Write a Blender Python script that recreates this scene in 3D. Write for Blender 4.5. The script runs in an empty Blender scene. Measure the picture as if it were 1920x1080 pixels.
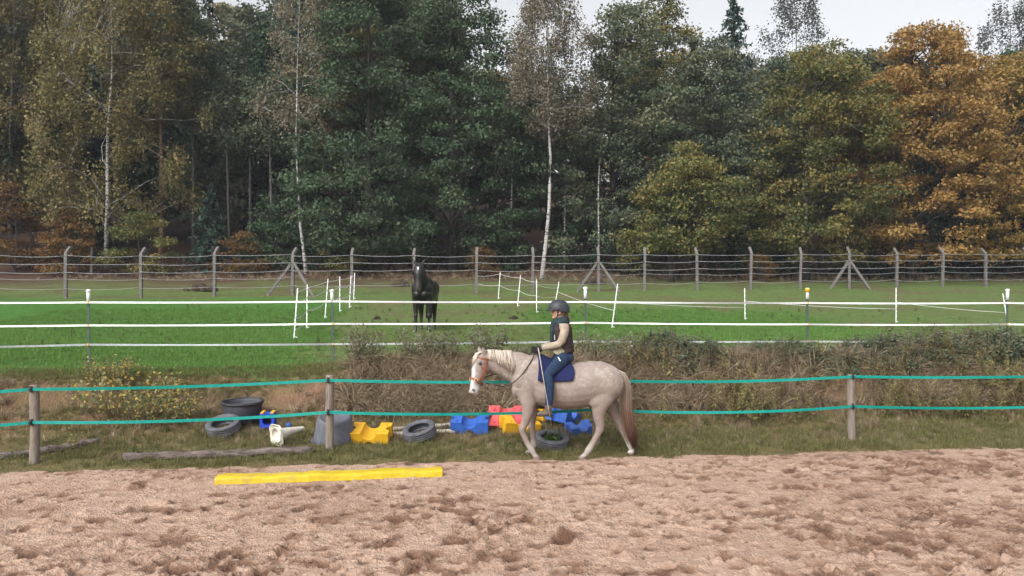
import bpy, bmesh, math, random
import numpy as np
from mathutils import Vector, Matrix, Euler

# ------------------------------------------------------------------ camera / light
sc = bpy.context.scene
COL = sc.collection
CAMH, FPX, HOR = 2.35, 1500.0, 560.0
cam_d = bpy.data.cameras.new('camera'); cam = bpy.data.objects.new('camera', cam_d); COL.objects.link(cam)
cam.location = (0, 0, CAMH); cam.rotation_euler = (math.pi/2, 0, 0)
cam_d.sensor_width = 36; cam_d.lens = FPX/1920*36; cam_d.shift_y = (HOR-540)/1920
cam_d.clip_start = 0.1; cam_d.clip_end = 2000
sc.camera = cam
SUN_EL, SUN_AZ = math.radians(42), math.radians(212)     # azimuth clockwise from +Y: behind the camera, to its left
w = bpy.data.worlds.new('World'); sc.world = w; w.use_nodes = True
nt = w.node_tree; bg = nt.nodes['Background']
sky = nt.nodes.new('ShaderNodeTexSky'); sky.sky_type = 'NISHITA'; sky.sun_disc = False
sky.sun_elevation = SUN_EL; sky.sun_rotation = SUN_AZ; sky.dust_density = 6.0; sky.air_density = 1.0; sky.ozone_density = 1.0
hs = nt.nodes.new('ShaderNodeHueSaturation'); hs.inputs['Saturation'].default_value = 0.12
nt.links.new(sky.outputs[0], hs.inputs['Color']); nt.links.new(hs.outputs[0], bg.inputs['Color'])
bg.inputs['Strength'].default_value = 0.15
sl = bpy.data.lights.new('sun', 'SUN'); sl.energy = 0.55; sl.angle = math.radians(25); sl.color = (1, 0.96, 0.9)
so = bpy.data.objects.new('sun', sl); COL.objects.link(so)
sd = Vector((math.sin(SUN_AZ)*math.cos(SUN_EL), math.cos(SUN_AZ)*math.cos(SUN_EL), math.sin(SUN_EL)))
so.rotation_euler = sd.to_track_quat('Z', 'Y').to_euler(); so.location = (-10, -10, 30)
sc.view_settings.view_transform = 'Standard'; sc.view_settings.look = 'None'
sc.view_settings.gamma = 1; sc.view_settings.exposure = 0.92
sc.render.engine = 'CYCLES'
sc.cycles.use_denoising = True
sc.cycles.max_bounces = 8; sc.cycles.diffuse_bounces = 3; sc.cycles.glossy_bounces = 2
sc.cycles.transmission_bounces = 4; sc.cycles.transparent_max_bounces = 8
sc.cycles.caustics_reflective = False; sc.cycles.caustics_refractive = False

# ------------------------------------------------------------------ helpers
PI = math.pi
rs = np.random.RandomState(7)
def wx(px, D): return (px-960.0)/FPX*D
def wz(py, D): return CAMH-(py-HOR)/FPX*D

_T = np.random.RandomState(3).rand(256, 256)
def vnoise(x, y, seed=0):
    x = np.asarray(x, float)+seed*17.31; y = np.asarray(y, float)+seed*9.17
    xi = np.floor(x).astype(int); yi = np.floor(y).astype(int)
    fx = x-xi; fy = y-yi; fx = fx*fx*(3-2*fx); fy = fy*fy*(3-2*fy)
    a = _T[xi & 255, yi & 255]; b = _T[(xi+1) & 255, yi & 255]; c = _T[xi & 255, (yi+1) & 255]; d = _T[(xi+1) & 255, (yi+1) & 255]
    return (a*(1-fx)+b*fx)*(1-fy)+(c*(1-fx)+d*fx)*fy
def fbm(x, y, oct=4, seed=0):
    s = 0; a = 0.5
    for k in range(oct):
        s = s+a*vnoise(np.asarray(x)*2**k, np.asarray(y)*2**k, seed+k*5); a *= 0.5
    return s

def sstep(a, b, x): t = np.clip((x-a)/(b-a), 0, 1); return t*t*(3-2*t)
BS = [-60, -1.2, -.25, 0.1, .6, 1.5, 2.1, 2.65, 3.0, 3.25, 3.8, 6, 10]
BZ = [-.10, -.10, -.05, .02, .06, .13, .24, .52, .86, 1.04, 1.14, 1.17, 1.19]
FS = [14, 20, 26.6, 31, 39.8, 48, 60, 90, 130, 200, 400]
FZ = [1.16, 1.20, 1.33, 1.75, 2.66, 3.65, 5.6, 11.5, 20, 32, 60]
def bank_s(x, y): return np.asarray(y)-0.123*np.asarray(x)-11.7
def ground(x, y, rough=True):
    x = np.asarray(x, float); y = np.asarray(y, float)
    s = bank_s(x, y)
    n = fbm(x*.45, y*.45, 3, 2)-.44
    sn = s+n*.9*np.clip(s-.8, 0, 1)*np.clip((5-s)/2, 0, 1)+(fbm(x*1.1, y*1.1, 2, 9)-.37)*.25
    zb = np.interp(sn, BS, BZ)
    sp = y-0.2*x
    cross = .011*x*np.clip((sp-26)/14, 0, 1)
    zf = np.interp(sp, FS, FZ)+cross
    t = np.clip((s-4)/4, 0, 1); t = t*t*(3-2*t)
    z = zb*(1-t)+zf*t
    z = z-.10*sstep(-2.6, -4.6, x)*sstep(2.2, 3.0, s)*sstep(9, 5, s)
    if rough:
        z = z+(fbm(x*.8, y*.8, 3, 4)-.44)*.10*np.clip((s-.5)/1.5, 0, 1)+(fbm(x*.12, y*.12, 2, 6)-.37)*.5*np.clip((s-36)/12, 0, 1)
    return z
def gz(x, y): return float(ground(x, y))

def lin(r, g, b):
    f = lambda c: (c/255/12.92) if c/255 <= .04045 else ((c/255+.055)/1.055)**2.4
    return (f(r), f(g), f(b))

def np_mesh(name, V, F, mats=(), smooth=False, attrs=None, mi=None):
    V = np.asarray(V, np.float32).reshape(-1, 3)
    me = bpy.data.meshes.new(name)
    if isinstance(F, np.ndarray):
        n, k = F.shape
        me.vertices.add(len(V)); me.vertices.foreach_set('co', V.ravel())
        me.loops.add(n*k); me.loops.foreach_set('vertex_index', F.astype(np.int32).ravel())
        me.polygons.add(n); me.polygons.foreach_set('loop_start', np.arange(0, n*k, k, dtype=np.int32))
        me.update(calc_edges=True)
    else:
        me.from_pydata(V.tolist(), [], F); me.update()
    for m in mats: me.materials.append(m)
    if smooth: me.polygons.foreach_set('use_smooth', np.ones(len(me.polygons), bool))
    if mi is not None: me.polygons.foreach_set('material_index', np.asarray(mi, np.int32))
    if attrs:
        for k, (dom, typ, dat) in attrs.items():
            a = me.attributes.new(k, typ, dom)
            a.data.foreach_set('color' if 'COLOR' in typ else ('vector' if typ == 'FLOAT_VECTOR' else 'value'), np.asarray(dat).ravel())
    me.validate() if False else None
    return me
def link(name, me, parent=None, loc=(0, 0, 0), rot=(0, 0, 0), scl=(1, 1, 1)):
    o = bpy.data.objects.new(name, me); COL.objects.link(o)
    o.location = loc; o.rotation_euler = rot; o.scale = scl
    if parent: o.parent = parent
    return o
def tag(o, label, cat, group=None, kind=None):
    o['label'] = label; o['category'] = cat
    if group: o['group'] = group
    if kind: o['kind'] = kind
    return o
def thing(name, label, cat, loc, rot=(0, 0, 0), group=None, scl=(1, 1, 1)):
    o = bpy.data.objects.new(name, None); COL.objects.link(o); o.empty_display_size = .2
    o.location = loc; o.rotation_euler = rot; o.scale = scl
    return tag(o, label, cat, group)
def structure(o): o['kind'] = 'structure'; return o

class MB:
    def __init__(s): s.v = []; s.f = []
    def add(s, V, F):
        n = len(s.v); s.v += [tuple(map(float, p)) for p in V]; s.f += [tuple(i+n for i in f) for f in F]
    def box(s, c, d, rot=None, taper=1.0):
        V = []
        for z in (-1, 1):
            for y in (-1, 1):
                for x in (-1, 1):
                    k = taper if z > 0 else 1
                    p = Vector((x*d[0]/2*k, y*d[1]/2*k, z*d[2]/2))
                    if rot is not None: p = rot @ p
                    V.append(p+Vector(c))
        s.add(V, [(0, 2, 3, 1), (4, 5, 7, 6), (0, 1, 5, 4), (2, 6, 7, 3), (0, 4, 6, 2), (1, 3, 7, 5)])
    def tube(s, pts, rad, n=8, up=Vector((0, 0, 1)), flat=1.0):
        V, F = loft([Vector(p) for p in pts], rad if hasattr(rad, '__len__') else [rad]*len(pts), None, n, up, flat)
        s.add(V, F)
    def lathe(s, prof, n=32, mat=None):
        V = []; F = []
        m = len(prof)
        for i in range(n):
            a = 2*PI*i/n
            for r, z in prof: V.append(Vector((r*math.cos(a), r*math.sin(a), z)))
        for i in range(n):
            for j in range(m-1):
                F.append((i*m+j, ((i+1) % n)*m+j, ((i+1) % n)*m+j+1, i*m+j+1))
        if mat is not None: V = [mat @ p for p in V]
        s.add(V, F)
    def mesh(s, name, mats=(), smooth=True):
        return np_mesh(name, s.v, s.f, mats, smooth)

def loft(pts, ra, rb=None, n=14, lat=Vector((0, 1, 0)), flat=1.0, exp=2.0):
    """closed tube; ra: half size across (t x lat), rb: half size along lat"""
    V = []; F = []
    m = len(pts)
    for i, p in enumerate(pts):
        t = (pts[min(i+1, m-1)]-pts[max(i-1, 0)])
        t = t.normalized() if t.length > 1e-9 else Vector((0, 0, 1))
        L = lat-t*lat.dot(t)
        if L.length < 1e-3: L = t.orthogonal()
        L.normalize(); B = t.cross(L)
        a = ra[i]; b = rb[i] if rb is not None else a*flat
        for k in range(n):
            th = 2*PI*k/n
            V.append(p+B*(a*math.cos(th))+L*(b*math.sin(th)))
    for i in range(m-1):
        for k in range(n):
            F.append((i*n+k, i*n+(k+1) % n, (i+1)*n+(k+1) % n, (i+1)*n+k))
    V.append(pts[0].copy()); V.append(pts[-1].copy())
    for k in range(n):
        F.append((m*n, (k+1) % n, k)); F.append((m*n+1, (m-1)*n+k, (m-1)*n+(k+1) % n))
    return V, F
def ellipsoid(c, r, rot=None, n=14, m=10):
    V = []; F = []
    for j in range(1, m):
        ph = PI*j/m
        for i in range(n):
            th = 2*PI*i/n
            V.append(Vector((r[0]*math.sin(ph)*math.cos(th), r[1]*math.sin(ph)*math.sin(th), r[2]*math.cos(ph))))
    V.append(Vector((0, 0, r[2]))); V.append(Vector((0, 0, -r[2]))); T = (m-1)*n
    for j in range(m-2):
        for i in range(n): F.append((j*n+i, (j+1)*n+i, (j+1)*n+(i+1) % n, j*n+(i+1) % n))
    for i in range(n):
        F.append((T, i, (i+1) % n)); F.append((T+1, (m-2)*n+(i+1) % n, (m-2)*n+i))
    if rot is not None: V = [rot @ v for v in V]
    return [v+Vector(c) for v in V], F
def evaluated(me, mods):
    o = bpy.data.objects.new('tmp', me); COL.objects.link(o)
    for typ, kw in mods:
        m = o.modifiers.new(typ, typ)
        for k, v in kw.items(): setattr(m, k, v)
    dg = bpy.context.evaluated_depsgraph_get(); dg.update()
    r = bpy.data.meshes.new_from_object(o.evaluated_get(dg))
    bpy.data.objects.remove(o)
    return r
def fuse(name, mb, voxel, smooth, mats, decimate=None):
    me = mb.mesh('raw', (), True)
    mods = [('REMESH', dict(mode='VOXEL', voxel_size=voxel)), ('SMOOTH', dict(iterations=smooth, factor=.5))]
    r = evaluated(me, mods); r.name = name
    r.materials.clear()
    for m in mats: r.materials.append(m)
    r.polygons.foreach_set('use_smooth', np.ones(len(r.polygons), bool))
    return r
def coords(me):
    a = np.empty(len(me.vertices)*3, np.float32); me.vertices.foreach_get('co', a); return a.reshape(-1, 3)
def setcol(me, C):
    a = me.attributes.new('col', 'FLOAT_COLOR', 'POINT')
    a.data.foreach_set('color', np.concatenate([C, np.ones((len(C), 1))], 1).astype(np.float32).ravel())

# ------------------------------------------------------------------ materials
def newmat(name):
    m = bpy.data.materials.new(name); m.use_nodes = True
    return m, m.node_tree, m.node_tree.nodes['Principled BSDF']
def ramp(nt, stops):
    r = nt.nodes.new('ShaderNodeValToRGB'); e = r.color_ramp.elements
    while len(e) < len(stops): e.new(.5)
    for i, (p, c) in enumerate(stops): e[i].position = p; e[i].color = (*c, 1)
    return r
def pmat(name, c1, c2, scale=6, rough=.85, bump=.3, bscale=None, det=6, lo=.35, hi=.65, spec=.3, dist=.02, stretch=None, c3=None):
    m, nt, b = newmat(name)
    tc = nt.nodes.new('ShaderNodeTexCoord'); src = tc.outputs['Object']
    if stretch:
        mp = nt.nodes.new('ShaderNodeMapping'); mp.inputs['Scale'].default_value = stretch
        nt.links.new(src, mp.inputs[0]); src = mp.outputs[0]
    n = nt.nodes.new('ShaderNodeTexNoise'); n.inputs['Scale'].default_value = scale; n.inputs['Detail'].default_value = det; n.inputs['Roughness'].default_value = .65
    nt.links.new(src, n.inputs['Vector'])
    st = [(lo, c1), (hi, c2)]
    if c3 is not None: st.append((min(hi+.2, 1), c3))
    r = ramp(nt, st)
    nt.links.new(n.outputs[0], r.inputs[0]); nt.links.new(r.outputs[0], b.inputs['Base Color'])
    b.inputs['Roughness'].default_value = rough; b.inputs['Specular IOR Level'].default_value = spec
    if bump:
        n2 = nt.nodes.new('ShaderNodeTexNoise'); n2.inputs['Scale'].default_value = bscale or scale*4; n2.inputs['Detail'].default_value = 5
        nt.links.new(src, n2.inputs['Vector'])
        bp = nt.nodes.new('ShaderNodeBump'); bp.inputs['Strength'].default_value = bump; bp.inputs['Distance'].default_value = dist
        nt.links.new(n2.outputs[0], bp.inputs['Height']); nt.links.new(bp.outputs[0], b.inputs['Normal'])
    return m
def colmat(name, mott=.25, scale=14, rough=.7, bump=.12, bscale=90, spec=.25, sheen=0, tint=(1.25, 1.22, 1.2)):
    """colour from the 'col' attribute (the thing's own markings) with mottling"""
    m, nt, b = newmat(name)
    at = nt.nodes.new('ShaderNodeAttribute'); at.attribute_name = 'col'
    tc = nt.nodes.new('ShaderNodeTexCoord')
    n = nt.nodes.new('ShaderNodeTexNoise'); n.inputs['Scale'].default_value = scale; n.inputs['Detail'].default_value = 8; n.inputs['Roughness'].default_value = .7
    nt.links.new(tc.outputs['Object'], n.inputs['Vector'])
    r = ramp(nt, [(.3, (1-mott,)*3), (.7, tuple(1+mott*(t-1)*4 for t in tint))])
    nt.links.new(n.outputs[0], r.inputs[0])
    mx = nt.nodes.new('ShaderNodeMix'); mx.data_type = 'RGBA'; mx.blend_type = 'MULTIPLY'; mx.inputs[0].default_value = 1
    nt.links.new(at.outputs['Color'], mx.inputs[6]); nt.links.new(r.outputs[0], mx.inputs[7])
    nt.links.new(mx.outputs[2], b.inputs['Base Color'])
    b.inputs['Roughness'].default_value = rough; b.inputs['Specular IOR Level'].default_value = spec
    if sheen: b.inputs['Sheen Weight'].default_value = sheen
    n2 = nt.nodes.new('ShaderNodeTexNoise'); n2.inputs['Scale'].default_value = bscale; n2.inputs['Detail'].default_value = 4
    nt.links.new(tc.outputs['Object'], n2.inputs['Vector'])
    bp = nt.nodes.new('ShaderNodeBump'); bp.inputs['Strength'].default_value = bump; bp.inputs['Distance'].default_value = .01
    nt.links.new(n2.outputs[0], bp.inputs['Height']); nt.links.new(bp.outputs[0], b.inputs['Normal'])
    return m
def leafmat(name, cols, trans=.3, rough=.6, spec=.25, nscale=.35, nmix=.5):
    """leaf colours picked per leaf (random per island) and per bough (low-frequency noise)"""
    m, nt, b = newmat(name)
    g = nt.nodes.new('ShaderNodeNewGeometry'); tc = nt.nodes.new('ShaderNodeTexCoord'); oi = nt.nodes.new('ShaderNodeObjectInfo')
    n = nt.nodes.new('ShaderNodeTexNoise'); n.inputs['Scale'].default_value = nscale; n.inputs['Detail'].default_value = 3
    nt.links.new(tc.outputs['Object'], n.inputs['Vector'])
    mr = nt.nodes.new('ShaderNodeMapRange'); mr.inputs[1].default_value = .3; mr.inputs[2].default_value = .7
    nt.links.new(n.outputs[0], mr.inputs[0])
    mx = nt.nodes.new('ShaderNodeMix'); mx.inputs[0].default_value = nmix
    nt.links.new(g.outputs['Random Per Island'], mx.inputs[2]); nt.links.new(mr.outputs[0], mx.inputs[3])
    k = len(cols)
    r = ramp(nt, [(.08+.84*i/max(k-1, 1), c) for i, c in enumerate(cols)])
    nt.links.new(mx.outputs[0], r.inputs[0])
    h = nt.nodes.new('ShaderNodeHueSaturation')
    mv = nt.nodes.new('ShaderNodeMapRange'); mv.inputs[3].default_value = .8; mv.inputs[4].default_value = 1.2
    nt.links.new(oi.outputs['Random'], mv.inputs[0]); nt.links.new(mv.outputs[0], h.inputs['Value']); nt.links.new(r.outputs[0], h.inputs['Color'])
    b.inputs['Roughness'].default_value = rough; b.inputs['Specular IOR Level'].default_value = spec
    nt.links.new(h.outputs[0], b.inputs['Base Color'])
    t = nt.nodes.new('ShaderNodeBsdfTranslucent'); nt.links.new(h.outputs[0], t.inputs['Color'])
    ms = nt.nodes.new('ShaderNodeMixShader'); ms.inputs[0].default_value = trans
    nt.links.new(b.outputs[0], ms.inputs[1]); nt.links.new(t.outputs[0], ms.inputs[2])
    nt.links.new(ms.outputs[0], nt.nodes['Material Output'].inputs['Surface'])
    return m

M = {}
M['concrete'] = pmat('weathered concrete', (.095, .085, .082), (.165, .15, .142), 9, .9, .3)
M['wood'] = pmat('weathered post wood', (.13, .105, .085), (.25, .21, .175), 7, .9, .5, 30, stretch=(6, 6, .6))
M['log'] = pmat('barkless grey log', (.045, .033, .03), (.20, .16, .145), 5, .95, .8, 16, stretch=(.7, 4, 4), dist=.03)
M['polewood'] = pmat('pale pole wood', (.30, .25, .20), (.48, .43, .36), 6, .85, .3, stretch=(.5, 6, 6))
M['white_tape'] = pmat('white electric tape', (.62, .63, .64), (.80, .80, .80), 30, .55, .1)
M['old_tape'] = pmat('dull old tape', (.24, .26, .26), (.36, .38, .38), 18, .6, .1)
M['wire'] = pmat('grey fence cord', (.26, .26, .28), (.38, .38, .39), 20, .6, 0)
M['white_plastic'] = pmat('white plastic', (.70, .71, .71), (.82, .82, .82), 8, .45, .05)
M['green_steel'] = pmat('dark green steel post', (.03, .06, .05), (.07, .10, .08), 12, .6, .1)
M['teal'] = pmat('teal fence ribbon', (.0, .20, .165), (.008, .28, .235), 22, .5, .15)
M['black_plastic'] = pmat('black plastic', (.015, .015, .018), (.035, .035, .04), 9, .5, .08)
M['tub_black'] = pmat('dusty black rubber tub', (.035, .036, .045), (.07, .07, .085), 5, .65, .1)
M['tub_grey'] = pmat('dusty grey rubber tub', (.075, .08, .10), (.13, .135, .16), 4, .7, .12)
M['tyre'] = pmat('worn tyre rubber', (.055, .057, .066), (.12, .12, .135), 6, .8, .3)
M['yellow'] = pmat('scuffed yellow plastic', (.55, .29, .012), (.66, .37, .02), 5, .5, .12, 14, c3=(.42, .26, .09))
M['beam_yellow'] = pmat('yellow padded vinyl', (.43, .305, .012), (.50, .37, .018), 3.5, .45, .3, 6, dist=.05, hi=.55, c3=(.33, .235, .05))
M['blue'] = pmat('scuffed blue plastic', (.02, .08, .32), (.035, .12, .45), 5, .55, .12, 14, c3=(.17, .20, .33))
M['blue_dark'] = pmat('royal blue plastic', (.01, .04, .33), (.02, .06, .42), 4, .5, .05)
M['blue_old'] = pmat('mud-stained blue plastic', (.03, .09, .33), (.05, .11, .33), 4, .6, .08, 12, c3=(.20, .19, .26))
M['red'] = pmat('faded red plastic', (.46, .05, .06), (.55, .085, .095), 5, .55, .12, 14, c3=(.50, .16, .14))
M['cone'] = pmat('dirty white plastic', (.52, .46, .38), (.70, .66, .58), 6, .55, .08, lo=.3, hi=.5)
M['soil'] = pmat('manure', (.03, .022, .015), (.08, .06, .04), 12, 1, 1, 30, dist=.05)
M['bark_oak'] = pmat('oak bark', (.02, .017, .015), (.06, .05, .042), 4, .95, 1, 14, stretch=(3, 3, .6), dist=.06)
M['bark_pine'] = pmat('pine bark', (.10, .055, .035), (.22, .13, .085), 4, .95, 1, 14, stretch=(3, 3, .8), dist=.06)
M['bark_grey'] = pmat('grey bark', (.05, .045, .045), (.12, .105, .10), 4, .95, 1, 14, stretch=(3, 3, .8), dist=.05)
M['bark_birch'] = pmat('birch bark', (.045, .04, .038), (.36, .345, .33), 3.2, .8, .4, 10, stretch=(1.2, 1.2, 3.0), lo=.40, hi=.50)
M['leather'] = pmat('tan leather', (.20, .06, .025), (.30, .10, .045), 30, .5, .1)
M['leather_dark'] = pmat('black leather rein', (.02, .017, .016), (.05, .04, .035), 30, .5, .1)
M['brass'] = pmat('brass ring', (.55, .38, .12), (.65, .48, .2), 30, .35, 0)
M['pad'] = pmat('navy quilted cloth', (.006, .009, .046), (.010, .015, .072), 40, .9, .5, 60, dist=.01)
M['denim'] = pmat('blue riding breeches', (.008, .018, .045), (.018, .036, .075), 18, .9, .3, 25)
M['vest'] = pmat('dark brown padded vest', (.022, .014, .014), (.042, .028, .027), 14, .75, .6, 22, dist=.02)
M['shirt'] = pmat('beige fleece', (.26, .21, .16), (.36, .30, .235), 14, .95, .5, 20, dist=.02)
M['shirt_tail'] = pmat('olive shirt hem', (.16, .15, .085), (.30, .27, .19), 26, .95, .4)
M['scarf'] = pmat('dark teal scarf', (.006, .014, .018), (.028, .048, .05), 22, .95, .6, 30, dist=.02)
M['helmet'] = pmat('black riding helmet', (.018, .02, .026), (.045, .048, .058), 20, .42, .05)
M['glove'] = pmat('black glove', (.010, .010, .012), (.025, .025, .028), 30, .8, .2)
M['boot'] = pmat('grey brown shoe', (.06, .045, .04), (.16, .12, .10), 18, .75, .2)
M['skin'] = colmat('skin', .06, 30, .55, .05)
M['hair'] = pmat('light brown hair', (.20, .12, .06), (.36, .24, .14), 50, .6, .3)
M['eye'] = pmat('dark eye', (.008, .006, .005), (.015, .01, .008), 5, .1, 0, spec=.6)
M['roan'] = colmat('roan coat', .17, 16, .62, .10, 120, .3, .1)
M['blackcoat'] = colmat('black coat', .2, 8, .36, .06, 100, .45)
M['manehair'] = colmat('mane hair', .18, 40, .55, .1, 120)

def hairmat(name, stops, z0, z1):
    """hair colour that changes along its length (local z)"""
    m, nt, b = newmat(name)
    tc = nt.nodes.new('ShaderNodeTexCoord'); sp = nt.nodes.new('ShaderNodeSeparateXYZ'); g = nt.nodes.new('ShaderNodeNewGeometry')
    nt.links.new(tc.outputs['Object'], sp.inputs[0])
    mr = nt.nodes.new('ShaderNodeMapRange'); mr.inputs[1].default_value = z0; mr.inputs[2].default_value = z1
    nt.links.new(sp.outputs[2], mr.inputs[0])
    mm = nt.nodes.new('ShaderNodeMath'); mm.operation = 'MULTIPLY_ADD'; mm.inputs[1].default_value = .16; 
    nt.links.new(g.outputs['Random Per Island'], mm.inputs[0]); nt.links.new(mr.outputs[0], mm.inputs[2])
    ms = nt.nodes.new('ShaderNodeMath'); ms.operation = 'SUBTRACT'; ms.inputs[1].default_value = .08
    nt.links.new(mm.outputs[0], ms.inputs[0])
    r = ramp(nt, stops); nt.links.new(ms.outputs[0], r.inputs[0]); nt.links.new(r.outputs[0], b.inputs['Base Color'])
    b.inputs['Roughness'].default_value = .6; b.inputs['Specular IOR Level'].default_value = .25
    return m
M['tail'] = hairmat('tail hair', [(0, (.095, .045, .028)), (.45, (.18, .105, .072)), (1, (.38, .31, .25))], .15, 1.3)
M['mane'] = hairmat('cream mane', [(0, (.33, .26, .20)), (1, (.52, .45, .38))], 1.2, 1.65)
M['blackhair'] = hairmat('black hair', [(0, (.008, .008, .010)), (1, (.02, .018, .02))], .2, 1.8)

G1 = (.012, .030, .017); G2 = (.028, .060, .026); G3 = (.055, .095, .038)
M['leaf_oak'] = leafmat('oak leaves dark green', [(0.03, 0.056, 0.032), (0.054, 0.086, 0.044), (0.088, 0.122, 0.062)])
M['leaf_oak_grey'] = leafmat('oak leaves grey green', [(0.038, 0.061, 0.041), (0.068, 0.095, 0.057), (0.121, 0.135, 0.078), (0.162, 0.135, 0.068)])
M['leaf_yellowgreen'] = leafmat('oak leaves turning', [(0.042, 0.066, 0.026), (0.096, 0.114, 0.036), (0.192, 0.168, 0.048), (0.288, 0.192, 0.054)])
M['leaf_orange'] = leafmat('oak leaves orange', [(0.1, 0.09, 0.032), (0.235, 0.145, 0.045), (0.31, 0.195, 0.06), (0.27, 0.135, 0.045), (0.32, 0.24, 0.07)])
M['leaf_gold'] = leafmat('leaves gold', [(0.11, 0.105, 0.035), (0.26, 0.185, 0.045), (0.32, 0.205, 0.055), (0.25, 0.125, 0.035)])
M['leaf_olive'] = leafmat('birch leaves olive', [(0.069, 0.071, 0.028), (0.127, 0.115, 0.046), (0.196, 0.161, 0.063), (0.253, 0.184, 0.092)])
M['leaf_pale'] = leafmat('birch leaves pale', [(0.12, 0.105, 0.07), (0.19, 0.165, 0.115), (0.25, 0.205, 0.145)])
M['leaf_far'] = leafmat('far birch leaves', [(.07, .08, .075), (.11, .12, .11), (.15, .14, .11)])
M['leaf_rust'] = leafmat('rust beech leaves', [(0.075, 0.045, 0.022), (0.13, 0.068, 0.028), (0.2, 0.11, 0.035), (0.075, 0.075, 0.03)])
M['leaf_bush'] = leafmat('dark bush leaves', [(0.024, 0.051, 0.03), (0.045, 0.078, 0.039), (0.075, 0.112, 0.045)])
M['needle'] = leafmat('spruce needles', [(0.018, 0.039, 0.03), (0.033, 0.063, 0.045), (0.053, 0.083, 0.057)], .1)
M['leaf_nettle'] = leafmat('nettle leaves', [(0.075, 0.105, 0.062), (0.135, 0.17, 0.105), (0.205, 0.24, 0.15)], .25)
M['leaf_shrub'] = leafmat('greyish shrub leaves', [(.06, .08, .05), (.12, .14, .085), (.19, .20, .135), (.22, .19, .11)], .25, nscale=4)
M['leaf_bramble'] = leafmat('bramble leaves', [(.05, .075, .03), (.11, .13, .06), (.18, .19, .08), (.40, .28, .06), (.16, .17, .10)], .25, nscale=5, nmix=.3)
M['leaf_plant'] = leafmat('bright green leaves', [(.03, .075, .012), (.07, .14, .025), (.11, .18, .04)], .25)
M['leaf_golden'] = leafmat('goldenrod', [(0.15, 0.16, 0.06), (0.24, 0.225, 0.085), (0.31, 0.27, 0.1), (0.19, 0.175, 0.08)], .25, nscale=3)
M['grass_green'] = leafmat('meadow grass', [(0.085, 0.185, 0.035), (0.115, 0.225, 0.048), (0.165, 0.245, 0.065)], .3, nscale=1)
M['grass_olive'] = leafmat('rough grass', [(0.085, 0.095, 0.032), (0.14, 0.135, 0.05), (0.2, 0.17, 0.08), (0.12, 0.15, 0.035), (0.15, 0.105, 0.06)], .3, nscale=1)
M['grass_dry'] = leafmat('dry straw grass', [(0.145, 0.105, 0.065), (0.23, 0.175, 0.11), (0.33, 0.26, 0.175), (0.11, 0.08, 0.05)], .25, nscale=1)
M['stem'] = pmat('plant stems', (.10, .07, .04), (.17, .12, .07), 12, .9, .1)

# ------------------------------------------------------------------ the ground
def axis(*segs):
    out = []
    for a, b, st in segs: out += list(np.arange(a, b, st))
    out.append(segs[-1][1]); return np.array(out)
def grid_faces(nx, ny):
    i, j = np.meshgrid(np.arange(nx-1), np.arange(ny-1), indexing='ij')
    a = (i*ny+j).ravel()
    return np.stack([a, a+ny, a+ny+1, a+1], 1)
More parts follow.
